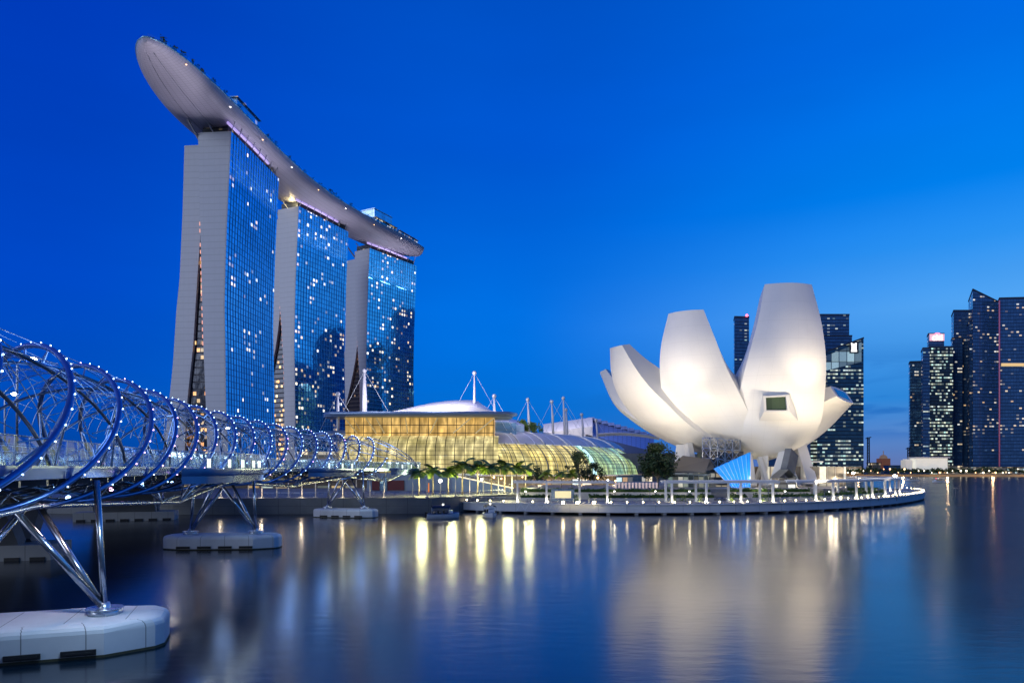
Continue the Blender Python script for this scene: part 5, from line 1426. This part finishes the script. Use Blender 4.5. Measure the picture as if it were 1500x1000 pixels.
# ------------------------------------------------------------ boats
def boat(px, d, ln, wd, rz, label, open_=True, lit=None):
    c = W(px, 690, d); t = thing('tour_boat', label, 'boat', (c.x, d, 0), None, rz)
    WL[t.name] = Vector((0, 0, 0))
    rows = []
    for i in range(11):
        f = -1 + 2 * i / 10; w_ = wd / 2 * (1 - max(0, f) ** 2.4 * .95) * (1 - max(0, -f - .7) * .3); k = .0 + .25 * max(0, f) ** 2
        rows.append([Vector((f * ln / 2, w_ * a, z + k)) for a, z in ((-1, .85), (-.96, .55), (-.8, .0), (-.3, -.25), (.3, -.25), (.8, .0), (.96, .55), (1, .85))])
    mb = MB(); mb.grid(rows, None, 0, True); mb.face(rows[0]); mb.grid([[r[0] - Vector((0, 0, .15)), r[-1] - Vector((0, 0, .15))] for r in rows], None, 1, False)
    mb.build('hull', [M['boat_white'], M['timber']], t)
    mb = MB(); mb.tube([r[0] for r in rows], .07, 5); mb.tube([r[-1] for r in rows], .07, 5); mb.build('gunwale', M['fascia'], t)
    mb = MB(); 
    rr = [[Vector((x, wd * .42 * math.sin(a), 2.0 + .35 * math.cos(a))) for a in [-PI / 2 + PI * q / 8 for q in range(9)]] for x in (-ln * .34, ln * .20)]
    mb.grid(rr, None, 0, True); mb.grid([[p - Vector((0, 0, .08)) for p in r] for r in rr], None, 0, True); mb.build('canopy', M['navy'], t)
    for sx in (-ln * .33, ln * .19):
        for sy in (-1, 1):
            mb = MB(); mb.tube([(sx, wd * .4 * sy, .7), (sx, wd * .4 * sy, 2.0)], .04, 5); mb.build('canopy_post', M['steel'], t)
    mb = MB(); mb.box((ln * .24, 0, 1.1), (ln * .12, wd * .55, .8), taper=.8); mb.build('console', M['boat_white'], t)
    mb = MB(); mb.face([(ln * .29, -wd * .25, 1.4), (ln * .29, wd * .25, 1.4), (ln * .24, wd * .22, 1.95), (ln * .24, -wd * .22, 1.95)]); mb.build('windscreen', M['rail_glass'], t)
    for q in range(3):
        mb = MB(); mb.box((-ln * .28 + q * ln * .17, 0, .85), (.5, wd * .7, .4)); mb.box((-ln * .28 + q * ln * .17 - .22, 0, 1.2), (.1, wd * .7, .45)); mb.build('bench', M['black'], t)
    mb = MB(); mb.box((-ln * .52, 0, .7), (.5, .45, 1.0)); mb.build('outboard_motor', M['black'], t)
    mb = MB(); mb.sphere((0, 0, 2.5), .12, 6, 4); mb.build('cabin_lamp', M['lamp_white'], t)
    if lit:
        mb = MB(); mb.sphere((ln * .1, -wd * .4, 2.4), .3, 6, 4); mb.build('red_lamp', M['red_lamp'], t)
    return t
M['boat_white'] = plain('boat_gelcoat', (0.80, 0.84, 0.88), .35, 0, .1, 1)
M['navy'] = plain('navy_canvas', (0.02, 0.03, 0.07), .7)
boat(649, 123.5, 5.9, 2.2, R(14), 'small open boat with dark canopy moored side-on at the quay')
boat(718, 126, 5.6, 2.3, R(-78), 'small open boat moored end-on beside the jetty')
boat(1335, 500, 9, 3, R(175), 'white boat crossing the bay just off the promenade tip', lit=None)
boat(1374, 450, 7, 3, R(170), 'small dark boat with red lights farther out on the bay', lit=True)

# ------------------------------------------------------------ promenade furniture
PZ = 1.93
def pergola(pts, label, cols, dep=2.6, h=6.15):
    P_ = [Vector((XP(x, d), d, h)) for x, d in pts]
    t = thing('pergola', label, 'pergola', (P_[0].x, P_[0].y, PZ))
    mb = MB()
    B_ = []
    for i, p in enumerate(P_):
        tt = (P_[min(i + 1, len(P_) - 1)] - P_[max(i - 1, 0)]).normalized(); n = Vector((-tt.y, tt.x, 0)); B_.append(p + n * dep)
    for L_ in (P_, B_):
        for a, b in zip(L_, L_[1:]): mb.beam(a, b, .35, .45)
    mb.build('long_beam', M['white_metal'], t)
    mb = MB()
    for i in range(len(P_) - 1):
        k = max(2, int((P_[i + 1] - P_[i]).length / .75))
        for q in range(k):
            a = P_[i].lerp(P_[i + 1], q / k); b = B_[i].lerp(B_[i + 1], q / k); e_ = (b - a).normalized() * .5
            mb.beam(a - e_ + Vector((0, 0, .27)), b + e_ + Vector((0, 0, .27)), .09, .22)
    mb.build('roof_slats', M['white_metal'], t)
    L_ = [(P_, 0), (B_, 1)]
    for f, which in cols:
        Q = L_[which][0]; k = f * (len(Q) - 1); i = min(int(k), len(Q) - 2); c = Q[i].lerp(Q[i + 1], k - i)
        z0 = PZ
        mb = MB(); mb.box((c.x, c.y, (z0 + h - .2) / 2), (.42, .42, h - .2 - z0)); mb.box((c.x, c.y, z0 + .08), (.7, .7, .16)); mb.build('column', M['white_metal'], t)
        if which == 0: lamp('column_uplight', 'POINT', (c.x + .1, c.y - .75, z0 + .45), 80, (1.0, 0.86, 0.60), None, .12)
        else: lamp('column_uplight', 'POINT', (c.x + .7, c.y - .3, z0 + .45), 60, (1.0, 0.9, 0.5), None, .12)
    return t
pergola([(752, 145), (826, 143), (900, 143)], 'leftmost white pergola, standing behind the zigzag gangway', [(.04, 0), (.33, 0), (.66, 1), (.93, 0)])
pergola([(974, 143), (1058, 144), (1142, 146)], 'white pergola in front of the museum entrance', [(.06, 0), (.36, 0), (.66, 0), (.94, 0), (.04, 1), (.31, 1), (.60, 1), (.88, 1)])
pergola([(1166, 148), (1200, 151), (1240, 156.5), (1275, 164), (1300, 174), (1318, 188), (1316, 204), (1302, 216), (1270, 224), (1230, 228), (1180, 229)], 'white pergola curving round the tip of the promenade', [(.085, 0), (.15, 0), (.24, 0), (.31, 0), (.385, 0), (.46, 0), (.53, 0), (.60, 0), (.69, 0), (.78, 0), (.88, 0), (.96, 0), (.12, 1), (.21, 1), (.34, 1)])
for px, d, z, lb in ((1202, 222, 7.6, 'glaring lamp on the rear pergola nearest the museum'), (1250, 221, 7.6, 'middle glaring lamp above the rear pergola'), (1311, 199, 6.9, 'bright lamp at the outer bend of the pergola')):
    t = thing('floodlamp', lb, 'lamp', (XP(px, d), d, 6.2)); x = XP(px, d)
    mb = MB(); mb.tube([(x, d, 6.2), (x, d, z - .3)], .07, 6); mb.build('pole', M['steel'], t)
    mb = MB(); mb.sphere((x, d, z), .42, 10, 6, sq=(1.3, 1, .7)); mb.build('lamp_head', M['lamp_street'], t)
def leaf_blob(mb, c, size, n, ls, m=0):
    for k in range(n):
        q = Vector((random.uniform(-1, 1), random.uniform(-1, 1), random.uniform(-1, 1)))
        p = Vector(c) + Vector((q.x * size[0] / 2, q.y * size[1] / 2, q.z * size[2] / 2))
        v = Vector((random.uniform(-1, 1), random.uniform(-1, 1), random.uniform(-1, 1))).normalized() * ls * random.uniform(.6, 1.2); w_ = v.orthogonal().normalized() * v.length * .55
        mb.face([p - v, p + w_, p + v, p - w_], None, m)
HN = 0
def hedge(px0, px1, d0, d1, z0, h, label):
    a = Vector((XP(px0, d0), d0, 0)); b = Vector((XP(px1, d1), d1, 0)); L0 = (b - a).length; t_ = (b - a) / L0
    th = thing('hedge', label, 'hedge', (a.x, a.y, z0)); rz = math.atan2(t_.y, t_.x)
    mb = MB(); c = (a + b) / 2
    mb.box((c.x, c.y, z0 + .3), (L0, 2.0, .6), rz); mb.build('planter_wall', M['paving_pale'], th)
    mb = MB(); n = Vector((-t_.y, t_.x, 0))
    mb.box((c.x, c.y, z0 + .58 + h * .42), (L0 - .4, 1.3, h * .8), rz)
    for k in range(int(L0 * 26)):
        f = random.random(); y = random.uniform(-.85, .85); zz = z0 + .6 + h * random.uniform(0.05, 1.0 + .25 * math.sin(f * L0 * 1.7))
        if abs(y) < .6 and zz < z0 + .6 + h * .75: y = -.8
        p = a + t_ * (f * L0) + n * y + Vector((0, 0, zz)); v = Vector((random.uniform(-1, 1), random.uniform(-1, 1), random.uniform(-1, 1))).normalized() * .2; w_ = v.orthogonal() * .8
        mb.face([p - v, p + w_, p + v, p - w_])
    mb.build('foliage', M['hedge'], th)
M['paving_pale'] = plain('pale_planter', (0.5, 0.5, 0.48), .6, 0, .15, 1)
hedge(762, 806, 150.5, 150.5, PZ, .75, 'clipped hedge left of the lit display board')
hedge(862, 974, 150.5, 150.5, PZ, .8, 'long clipped hedge right of the lit display board')
hedge(762, 900, 157, 157, 3.0, .8, 'upper hedge strip behind the leftmost pergola')
hedge(900, 1040, 157.5, 157.5, 3.0, .7, 'upper hedge strip left of the museum entrance steps')
hedge(978, 1018, 150.5, 150.5, PZ, .8, 'short front hedge under the left end of the middle pergola')
hedge(1024, 1044, 150.5, 150.5, PZ, .9, 'tiny front hedge left of the museum steps')
hedge(1066, 1092, 150.5, 151, PZ, .9, 'short front hedge right of the museum steps')
hedge(1104, 1192, 151.5, 153.5, PZ, .9, 'front hedge under the right end of the middle pergola')
hedge(1066, 1185, 157.5, 158.5, 3.0, .8, 'upper hedge strip right of the museum steps')
hedge(1200, 1256, 156, 165, PZ, 1.1, 'hedge under the curving pergola, left half')
hedge(1258, 1292, 168, 181, PZ, 1.2, 'hedge under the curving pergola, near the tip')
hedge(1225, 1285, 190, 195, PZ, 1.3, 'taller shrubs in the rear bed inside the curving pergola')
# step blocks and terrace wall between hedges
mb = MB()
for i in range(6): mb.box((XP(1054, 153), 152 + i * 1.3, (PZ + .18 * (i + 1)) / 2 + .6), (7.0, 1.3, PZ + .36 * (i + 1) - 1.2))
struct('museum_steps', mb, M['paving'])
mb = MB(); mb.prism([(XP(760, 155.6), 155.6), (XP(1046, 155.6), 155.6), (XP(1046, 159.6), 159.6), (XP(760, 159.6), 159.6)], 1.95, 3.0); mb.prism([(XP(1062, 155.6), 155.6), (XP(1200, 157), 157), (XP(1200, 159.6), 159.6), (XP(1062, 159.6), 159.6)], 1.95, 3.0)
struct('terrace_step', mb, M['paving_pale'])
# glowing yellow-green ferns by the columns: uplit bushes
bn = 0
for px, d in ((986, 146.5), (1000, 148), (1026, 146.5), (1072, 147.5), (1120, 148.5), (1197, 152), (1254, 160), (1290, 175), (890, 146.5), (845, 146.5)):
    c = Vector((XP(px, d), d, PZ)); mb = MB(); leaf_blob(mb, c + Vector((0, 0, .75)), (1.3, 1.0, 1.4), 110, .2)
    lbs = ['left column pair of the middle pergola', 'gap after the first column of the middle pergola', 'second column of the middle pergola', 'third column of the middle pergola', 'fourth column of the middle pergola', 'first column of the curving pergola', 'middle of the curving pergola', 'bend of the curving pergola', 'right end of the leftmost pergola', 'lit display board']
    o = mb.build('bush', M['palm_leaf'], None, c); tag(o, 'small yellow-green lit bush at the ' + lbs[bn], 'bush', 'lit bushes by the pergolas'); bn += 1
# display board
t = thing('display_board', 'grey framed display board with a glowing yellow panel on the promenade', 'display board', (XP(824, 148), 148, PZ))
mb = MB(); mb.box((XP(824.5, 148), 148.2, (ZP(716, 148) + PZ) / 2), (5.0, .5, ZP(716, 148) - PZ)); mb.build('frame', M['fascia'], t)
mb = MB(); a, b = W(813, 729, 147.9), W(836.5, 719, 147.9); mb.face([(a.x, 147.9, a.z), (b.x, 147.9, a.z), (b.x, 147.9, b.z), (a.x, 147.9, b.z)]); mb.build('lit_panel', plain('lit_panel', (.5, .45, .3), .4, 0, .35, .6, emit=(1, .86, .45), es=.85), t)
# zigzag gangway down to the jetty
t = thing('gangway', 'pale zigzag truss gangway leading down from the promenade edge', 'gangway', W(760, 742, 131))
a0, a1 = Vector((XP(757, 130), 130, 1.0)), Vector((XP(822, 129.5), 129.5, 1.0))
for dy in (0, 1.6):
    mb = MB(); o_ = Vector((0, dy, 0)); up = Vector((0, 0, 1.25)); k = 11
    mb.beam(a0 + o_, a1 + o_, .12); mb.beam(a0 + o_ + up + (a1 - a0) * .05, a1 + o_ + up - (a1 - a0) * .05, .12)
    for q in range(k):
        f0, f1 = q / k, (q + 1) / k
        p0 = a0.lerp(a1, f0) + o_; p1 = a0.lerp(a1, f1) + o_
        mb.beam(p0 + (up if q % 2 else Vector((0, 0, 0))), p1 + (Vector((0, 0, 0)) if q % 2 else up), .1)
    mb.build('side_truss', M['white_metal'], t)
mb = MB(); mb.box(((a0.x + a1.x) / 2, 130.6, .95), (a1.x - a0.x, 1.5, .08)); mb.build('walkway', M['steel_dark'], t)
# three bright landing lamps on the jetty
for i, px in enumerate((825, 846, 870)):
    c = Vector((XP(px, 131), 131.6, 2.02)); o_t = thing('landing_lamp', ['bright landing lamp at the foot of the gangway', 'bright landing lamp, middle of three by the gangway', 'bright landing lamp farthest from the gangway'][i], 'lamp', c)
    mb = MB(); mb.tube([c, c + Vector((0, 0, .3))], .12, 8); mb.build('post', M['steel'], o_t); mb = MB(); mb.sphere(c + Vector((0, -.1, .42)), .27, 10, 6); mb.build('globe', M['lamp_warm'], o_t)

# ------------------------------------------------------------ quay left of the museum
QL = [(XP(300, 134), 134.0), (XP(640, 137), 137.0)]
qp = None
for i, px in enumerate((302, 322, 342, 362, 382, 404, 421, 441, 461, 481, 501, 521, 541, 562, 604, 625, 645, 667, 688, 708, 730, 750)):
    d = 137.0 if px < 640 else 137 + (px - 640) * .19
    c = (XP(px, d), d + .6, 3.2)
    if qp is None:
        qp = thing('quay_post', 'slim pale lit post in the row along the quay wall', 'post', c, 'pale posts along the quay wall')
        mb = MB(); mb.tube([(c[0], c[1], 3.2), (c[0], c[1], 7.3)], [.12, .08], 8); mb.build('pole', M['post_lit'] if 'post_lit' in M else plain('post_paint', (.78, .74, .66), .45), qp)
        mb = MB(); mb.tube([(c[0], c[1], 3.2), (c[0], c[1], 3.35)], .45, 12); mb.build('base', M['paving_pale'], qp)
        mb = MB(); mb.tube([(c[0], c[1] , 7.3), (c[0], c[1], 7.42)], .3, 10); mb.build('cap', M['steel_dark'], qp)
    else: dup(qp, c)
for px, d in ((322, 136), (382, 136), (441, 136), (501, 136), (562, 136), (625, 137.5), (688, 145), (740, 154)):
    lamp('quay_light', 'POINT', (XP(px, d), d + .2, 3.9), 120, (1.0, 0.80, 0.52), None, .2)
railing_run('quay_railing', [(XP(296, 133.6), 133.6), (XP(640, 136.4), 136.4), (XP(700, 145), 146.5), (XP(752, 157), 157)], 'thin dark steel railing along the top of the quay wall', z=3.2)
# arcade of shops behind
t = thing('waterfront_arcade', 'low warm lit arcade on the quay behind the helix bridge', 'arcade', (XP(420, 205), 205, 3.2))
mb = MB(); mb.box((XP(405, 205), 212, 5.6), (XP(535, 205) - XP(262, 205), 14, 4.8)); mb.build('shopfront', M['arcade_glow'] if 'arcade_glow' in M else win_mat('arcade_windows', (.18, .14, .1), (.12, .09, .07), 4.2, 4.8, .65, [(1, .6, .2, 1), (1, .75, .35, 1), (1, .9, .6, 1), (.7, .9, .8, 1)], 0.8, .1, .4, (.1, .9), (.1, .8), .07, .6, .12, .15, 21), t)
mb = MB(); mb.box((XP(405, 205), 211, 8.3), (XP(540, 205) - XP(255, 205), 18, .6)); mb.build('canopy_roof', M['steel_dark'], t)
t = thing('service_block', 'blue grey service block with two dark red doors behind the bridge end', 'service block', (XP(600, 180), 180, 3.2))
mb = MB(); mb.box((XP(600, 180), 184, 5.5), (XP(665, 180) - XP(540, 180), 8, 4.6)); mb.build('wall', M['blue_wall_b'] if 'blue_wall_b' in M else plain('blue_grey_wall', (.18, .24, .34), .6, 0, .15, .5), t)
for a, b in ((545, 556), (568, 592)):
    mb = MB(); mb.box((XP((a + b) / 2, 180), 179.9, 4.6), (XP(b, 180) - XP(a, 180), .3, 2.6)); mb.build('door', plain('dark_red_door', (.10, .015, .02), .5), t)
mb = MB(); mb.box((XP(562, 180), 179.9, 5.0), (1.8, .3, 3.4)); mb.build('glass_door', M['roof_glass'], t)
o_t = thing('banner', 'small glowing orange banner panel between the palms', 'banner', W(628, 722, 168)); mb = MB(); mb.beam(W(628, 724, 168), W(628, 707, 168), 1.0, .2, 0); mb.build('cloth', plain('orange_cloth', (.7, .2, .03), .5, emit=(1, .3, .05), es=.5), o_t)
mb = MB(); mb.tube([W(625, 726, 168), W(625, 705, 168)], .05, 5); mb.build('pole', M['steel'], o_t)
t = thing('globe_lamp', 'white globe lamp on a pole between the left palms', 'lamp', W(645, 730, 150)); mb = MB(); mb.tube([W(645, 728, 150), W(645, 706, 150)], .06, 6); mb.build('pole', M['white_metal'], t); mb = MB(); mb.sphere(W(645, 704, 150), .38, 10, 6); mb.build('globe', M['lamp_white'], t)
t = thing('ramp_wall', 'sloping blue grey ramp wall with a bright lit edge behind the palms', 'ramp', W(665, 720, 175))
mb = MB(); f = [W(662, 697, 175), W(752, 716, 172), W(752, 722, 172), W(662, 722, 175)]; f[2].z = f[3].z = 3.2; g = [p + Vector((0, 3, 0)) for p in f]
mb.face(f); mb.face(g[::-1]);
for i in range(4): mb.face([f[i], f[(i + 1) % 4], g[(i + 1) % 4], g[i]])
mb.build('wall', plain('ramp_paint', (.15, .22, .36), .6, 0, .15, .4), t)
mb = MB(); mb.tube([p + Vector((0, -.1, .25)) for p in (f[0], f[1])], .16, 6); mb.build('light_edge', plain('light_edge', (.6, .5, .35), .4, 0, .3, .7, emit=(1, .82, .5), es=1.3), t)
mb = MB()
for i in range(14):
    f_ = i / 13; mb.tube([f[0].lerp(f[1], f_), f[0].lerp(f[1], f_) + Vector((0, 0, 1.1))], .03, 4, cap=False)
mb.tube([f[0] + Vector((0, 0, 1.1)), f[1] + Vector((0, 0, 1.1))], .04, 5); mb.build('ramp_rail', M['steel'], t)
# terrace restaurant behind the palms
t = thing('cafe_terrace', 'brightly lit cafe terrace with orange lamps at the foot of the mall', 'cafe', (XP(800, 205), 205, 3.2))
mb = MB(); mb.box((XP(800, 205), 208, 5.0), (XP(905, 205) - XP(700, 205), 5, 3.5)); mb.build('shopfront', M['shop_glow'], t)
mb = MB(); mb.box((XP(800, 203), 205, 6.95), (XP(905, 203) - XP(700, 203), 9, .25)); mb.build('awning', M['white_metal'], t)
for i in range(14):
    mb = MB(); mb.sphere(W(708 + i * 15 + random.uniform(-4, 4), 701 + random.uniform(-3, 3), 200), random.uniform(.18, .34), 6, 4); mb.build('cafe_lamp', M['lamp_orange'] if i % 3 else M['lamp_white'], t)
t = thing('picket_wall', 'white lit row of pickets before the dark tree', 'fence', W(930, 712, 168))
for i in range(13):
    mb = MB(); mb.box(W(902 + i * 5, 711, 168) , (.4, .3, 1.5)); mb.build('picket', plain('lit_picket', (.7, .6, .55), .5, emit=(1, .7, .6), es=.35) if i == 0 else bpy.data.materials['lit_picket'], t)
mb = MB(); a = W(900, 708, 168.3); b = W(964, 708, 168.3); mb.beam(a, b, .2, .15); mb.build('rail', M['white_metal'], t)
for px, d in ((790, 196), (850, 198), (900, 196), (730, 196)):
    lamp('cafe_light', 'POINT', (XP(px, d), d, 5.0), 700, (1.0, 0.72, 0.40), None, .3)

# ------------------------------------------------------------ palms and trees
def make_palm(loc, label):
    t = thing('palm_tree', label, 'palm tree', loc, 'palms along the quay'); x, y, z = loc
    mb = MB(); pts = [(x + .10 * math.sin(q * .5), y, z + 6.0 * q / 8) for q in range(9)]; mb.tube(pts, [.24, .19, .17, .16, .155, .15, .145, .14, .17], 9); mb.build('trunk', M['trunk'], t)
    mb = MB(); top = Vector((x, y, z + 6.0))
    for k in range(19):
        a = 2 * PI * k / 19 * 1.0 + random.uniform(-.2, .2); el = random.uniform(.1, 1.25); ln = random.uniform(2.7, 3.5)
        prev = top; dirn = Vector((math.cos(a) * math.cos(el), math.sin(a) * math.cos(el), math.sin(el)))
        n = 9
        for q in range(n):
            d = dirn * (ln / n); nx = prev + d; dirn = (dirn + Vector((0, 0, -.21))).normalized()
            sd = Vector((-math.sin(a), math.cos(a), 0)); wl = .85 * math.sin(PI * (q + 1.2) / (n + 1.2)) + .08
            for s_ in (-1, 1):
                for h_ in (.05, .38, .7):
                    b0 = prev.lerp(nx, h_); tip = b0 + sd * s_ * wl + d * .9 + Vector((0, 0, -.35 * wl))
                    mb.face([b0, b0 + d * .55, tip + d * .3, tip])
            mb.face([prev + sd * .03, nx + sd * .03, nx - sd * .03, prev - sd * .03])
            prev = nx
    mb.build('crown', M['palm_leaf'], t); return t
PALM = [(612, 144, .80, 'palm at the left end of the quay row, touching the bridge canopy'), (633, 146, .86, 'second palm from the bridge end, low bright green crown'), (656, 148, .82, 'short palm right of the globe lamp'), (677, 150, 1.05, 'tallest palm of the quay row'), (699, 152, .98, 'palm directly right of the tallest palm'), (719, 154, 1.0, 'palm in the middle of the lit ramp edge'), (739, 156, 1.0, 'palm near the lower end of the lit ramp'), (757, 164, .98, 'palm just left of the first pergola column'), (770, 170, .92, 'small palm behind the end of the first pergola')]
p0 = None
for i, (px, d, s_, lb) in enumerate(PALM):
    loc = (XP(px, d), d + 1.5, 3.2)
    if p0 is None: p0 = make_palm(loc, lb); p0.scale = (s_,) * 3
    else: dup(p0, loc, i * 1.3, s_, lb)
    if i % 2 == 0: lamp('palm_uplight', 'POINT', (loc[0] + .9, loc[1] - 1.3, 6.4), 1700, (1.0, 0.95, 0.45), None, 1.0)
for px, d, lb in ((800, 178, 'low spreading palm left of the middle cafe lamps'), (822, 176, 'low spreading palm above the display board'), (838, 178, 'low palm beside the leafy tree at the glass slot')):
    dup(p0, (XP(px, d), d, 3.2), px * .1, .72, lb)
def tree(loc, h, r_, label, leafm, nclump=26, trunk_h=.4, ls=.35, n=60):
    t = thing('broadleaf_tree', label, 'tree', loc); x, y, z = loc
    mb = MB(); th_ = h * trunk_h
    mb.tube([(x, y, z), (x + .1, y, z + th_ * .5), (x, y, z + th_)], [.032 * h, .024 * h, .02 * h], 8)
    C_ = []
    for k in range(nclump):
        a = random.uniform(0, 2 * PI); f = random.random(); zz = z + th_ + (h - th_) * (.1 + .85 * f); q = r_ * math.sqrt(random.random()) * math.sin(PI * min(.95, .25 + .65 * f)) 
        c = Vector((x + q * math.cos(a), y + q * math.sin(a), zz)); C_.append(c)
    for c in C_[:9]: mb.tube([(x, y, z + th_ * .9), Vector((x, y, z + th_)).lerp(c, .5) + Vector((0, 0, .2)), c], [.016 * h, .011 * h, .005 * h], 5, cap=False)
    mb.build('trunk', M['trunk'], t)
    mb = MB()
    for c in C_:
        s_ = r_ * random.uniform(.22, .42)
        for k in range(n):
            v = Vector((random.gauss(0, 1), random.gauss(0, 1), random.gauss(0, .8))).normalized() * s_ * random.random() ** .4
            p = c + v; w1 = Vector((random.uniform(-1, 1), random.uniform(-1, 1), random.uniform(-1, 1))).normalized() * ls * random.uniform(.6, 1.2); w2 = w1.orthogonal() * .6
            mb.face([p - w1, p + w2, p + w1, p - w2])
    mb.build('crown', M[leafm], t)
tree((XP(963, 176), 176, 4.0), 11.3, 4.6, 'large dark dense tree between the mall and museum', 'leaf', 60, .25, .34, 75)
tree((XP(848, 186), 186, 3.2), 10.5, 3.4, 'open leafy tree before the bright slot in the mall glass', 'leaf', 26, .35, .26, 50)
tree((XP(868, 192), 192, 3.2), 7.2, 3.0, 'smaller round tree right of the open leafy tree', 'leaf', 24, .3, .26, 50)
tree((XP(785, 190), 190, 3.2), 6.0, 2.6, 'low round tree behind the first pergola', 'leaf', 20, .3, .25, 50)
tree((XP(1172, 205), 205, 4.2), 7.5, 3.0, 'dark round tree right of the leaning museum column', 'leaf', 24, .3, .25, 50)
tree((XP(735, 246) - 2, 262, 21), 9, 4.0, 'roof garden tree behind the flat roof end', 'leaf', 20, .4, .4, 40)
tree((XP(768, 250), 262, 19), 8.5, 3.2, 'roof garden tree left of the leaning mast', 'palm_leaf', 20, .4, .4, 40)
tree((XP(783, 252), 264, 19), 7.5, 3.2, 'roof garden tree right of the leaning mast', 'palm_leaf', 20, .4, .4, 40)

for px, d in ((770, 153), (830, 154), (900, 154), (960, 154), (1010, 154), (1085, 154), (1150, 154.5), (1215, 160), (1270, 176)):  # extra lamps added because the promenade came out dark
    t = thing('hedge_fill_lamp', 'low lamp added among the promenade hedges to brighten the promenade', 'lamp', (XP(px, d), d, 3.0 if d < 156 else 1.93), 'lamps added among the hedges')
    x, z = XP(px, d), (2.2 if d < 156 else 1.93)
    mb = MB(); mb.tube([(x, d, z), (x, d, z + 1.6)], .05, 6); mb.build('pole', M['steel_dark'], t)
    mb = MB(); mb.tube([(x, d, z + 1.6), (x, d, z + 1.75)], [.1, .22], 8); mb.build('lamp_head', M['lamp_white'], t)
    lamp('hedge_fill', 'POINT', (x, d - .1, z + 1.95), 110, (1.0, .84, .5), None, .15)
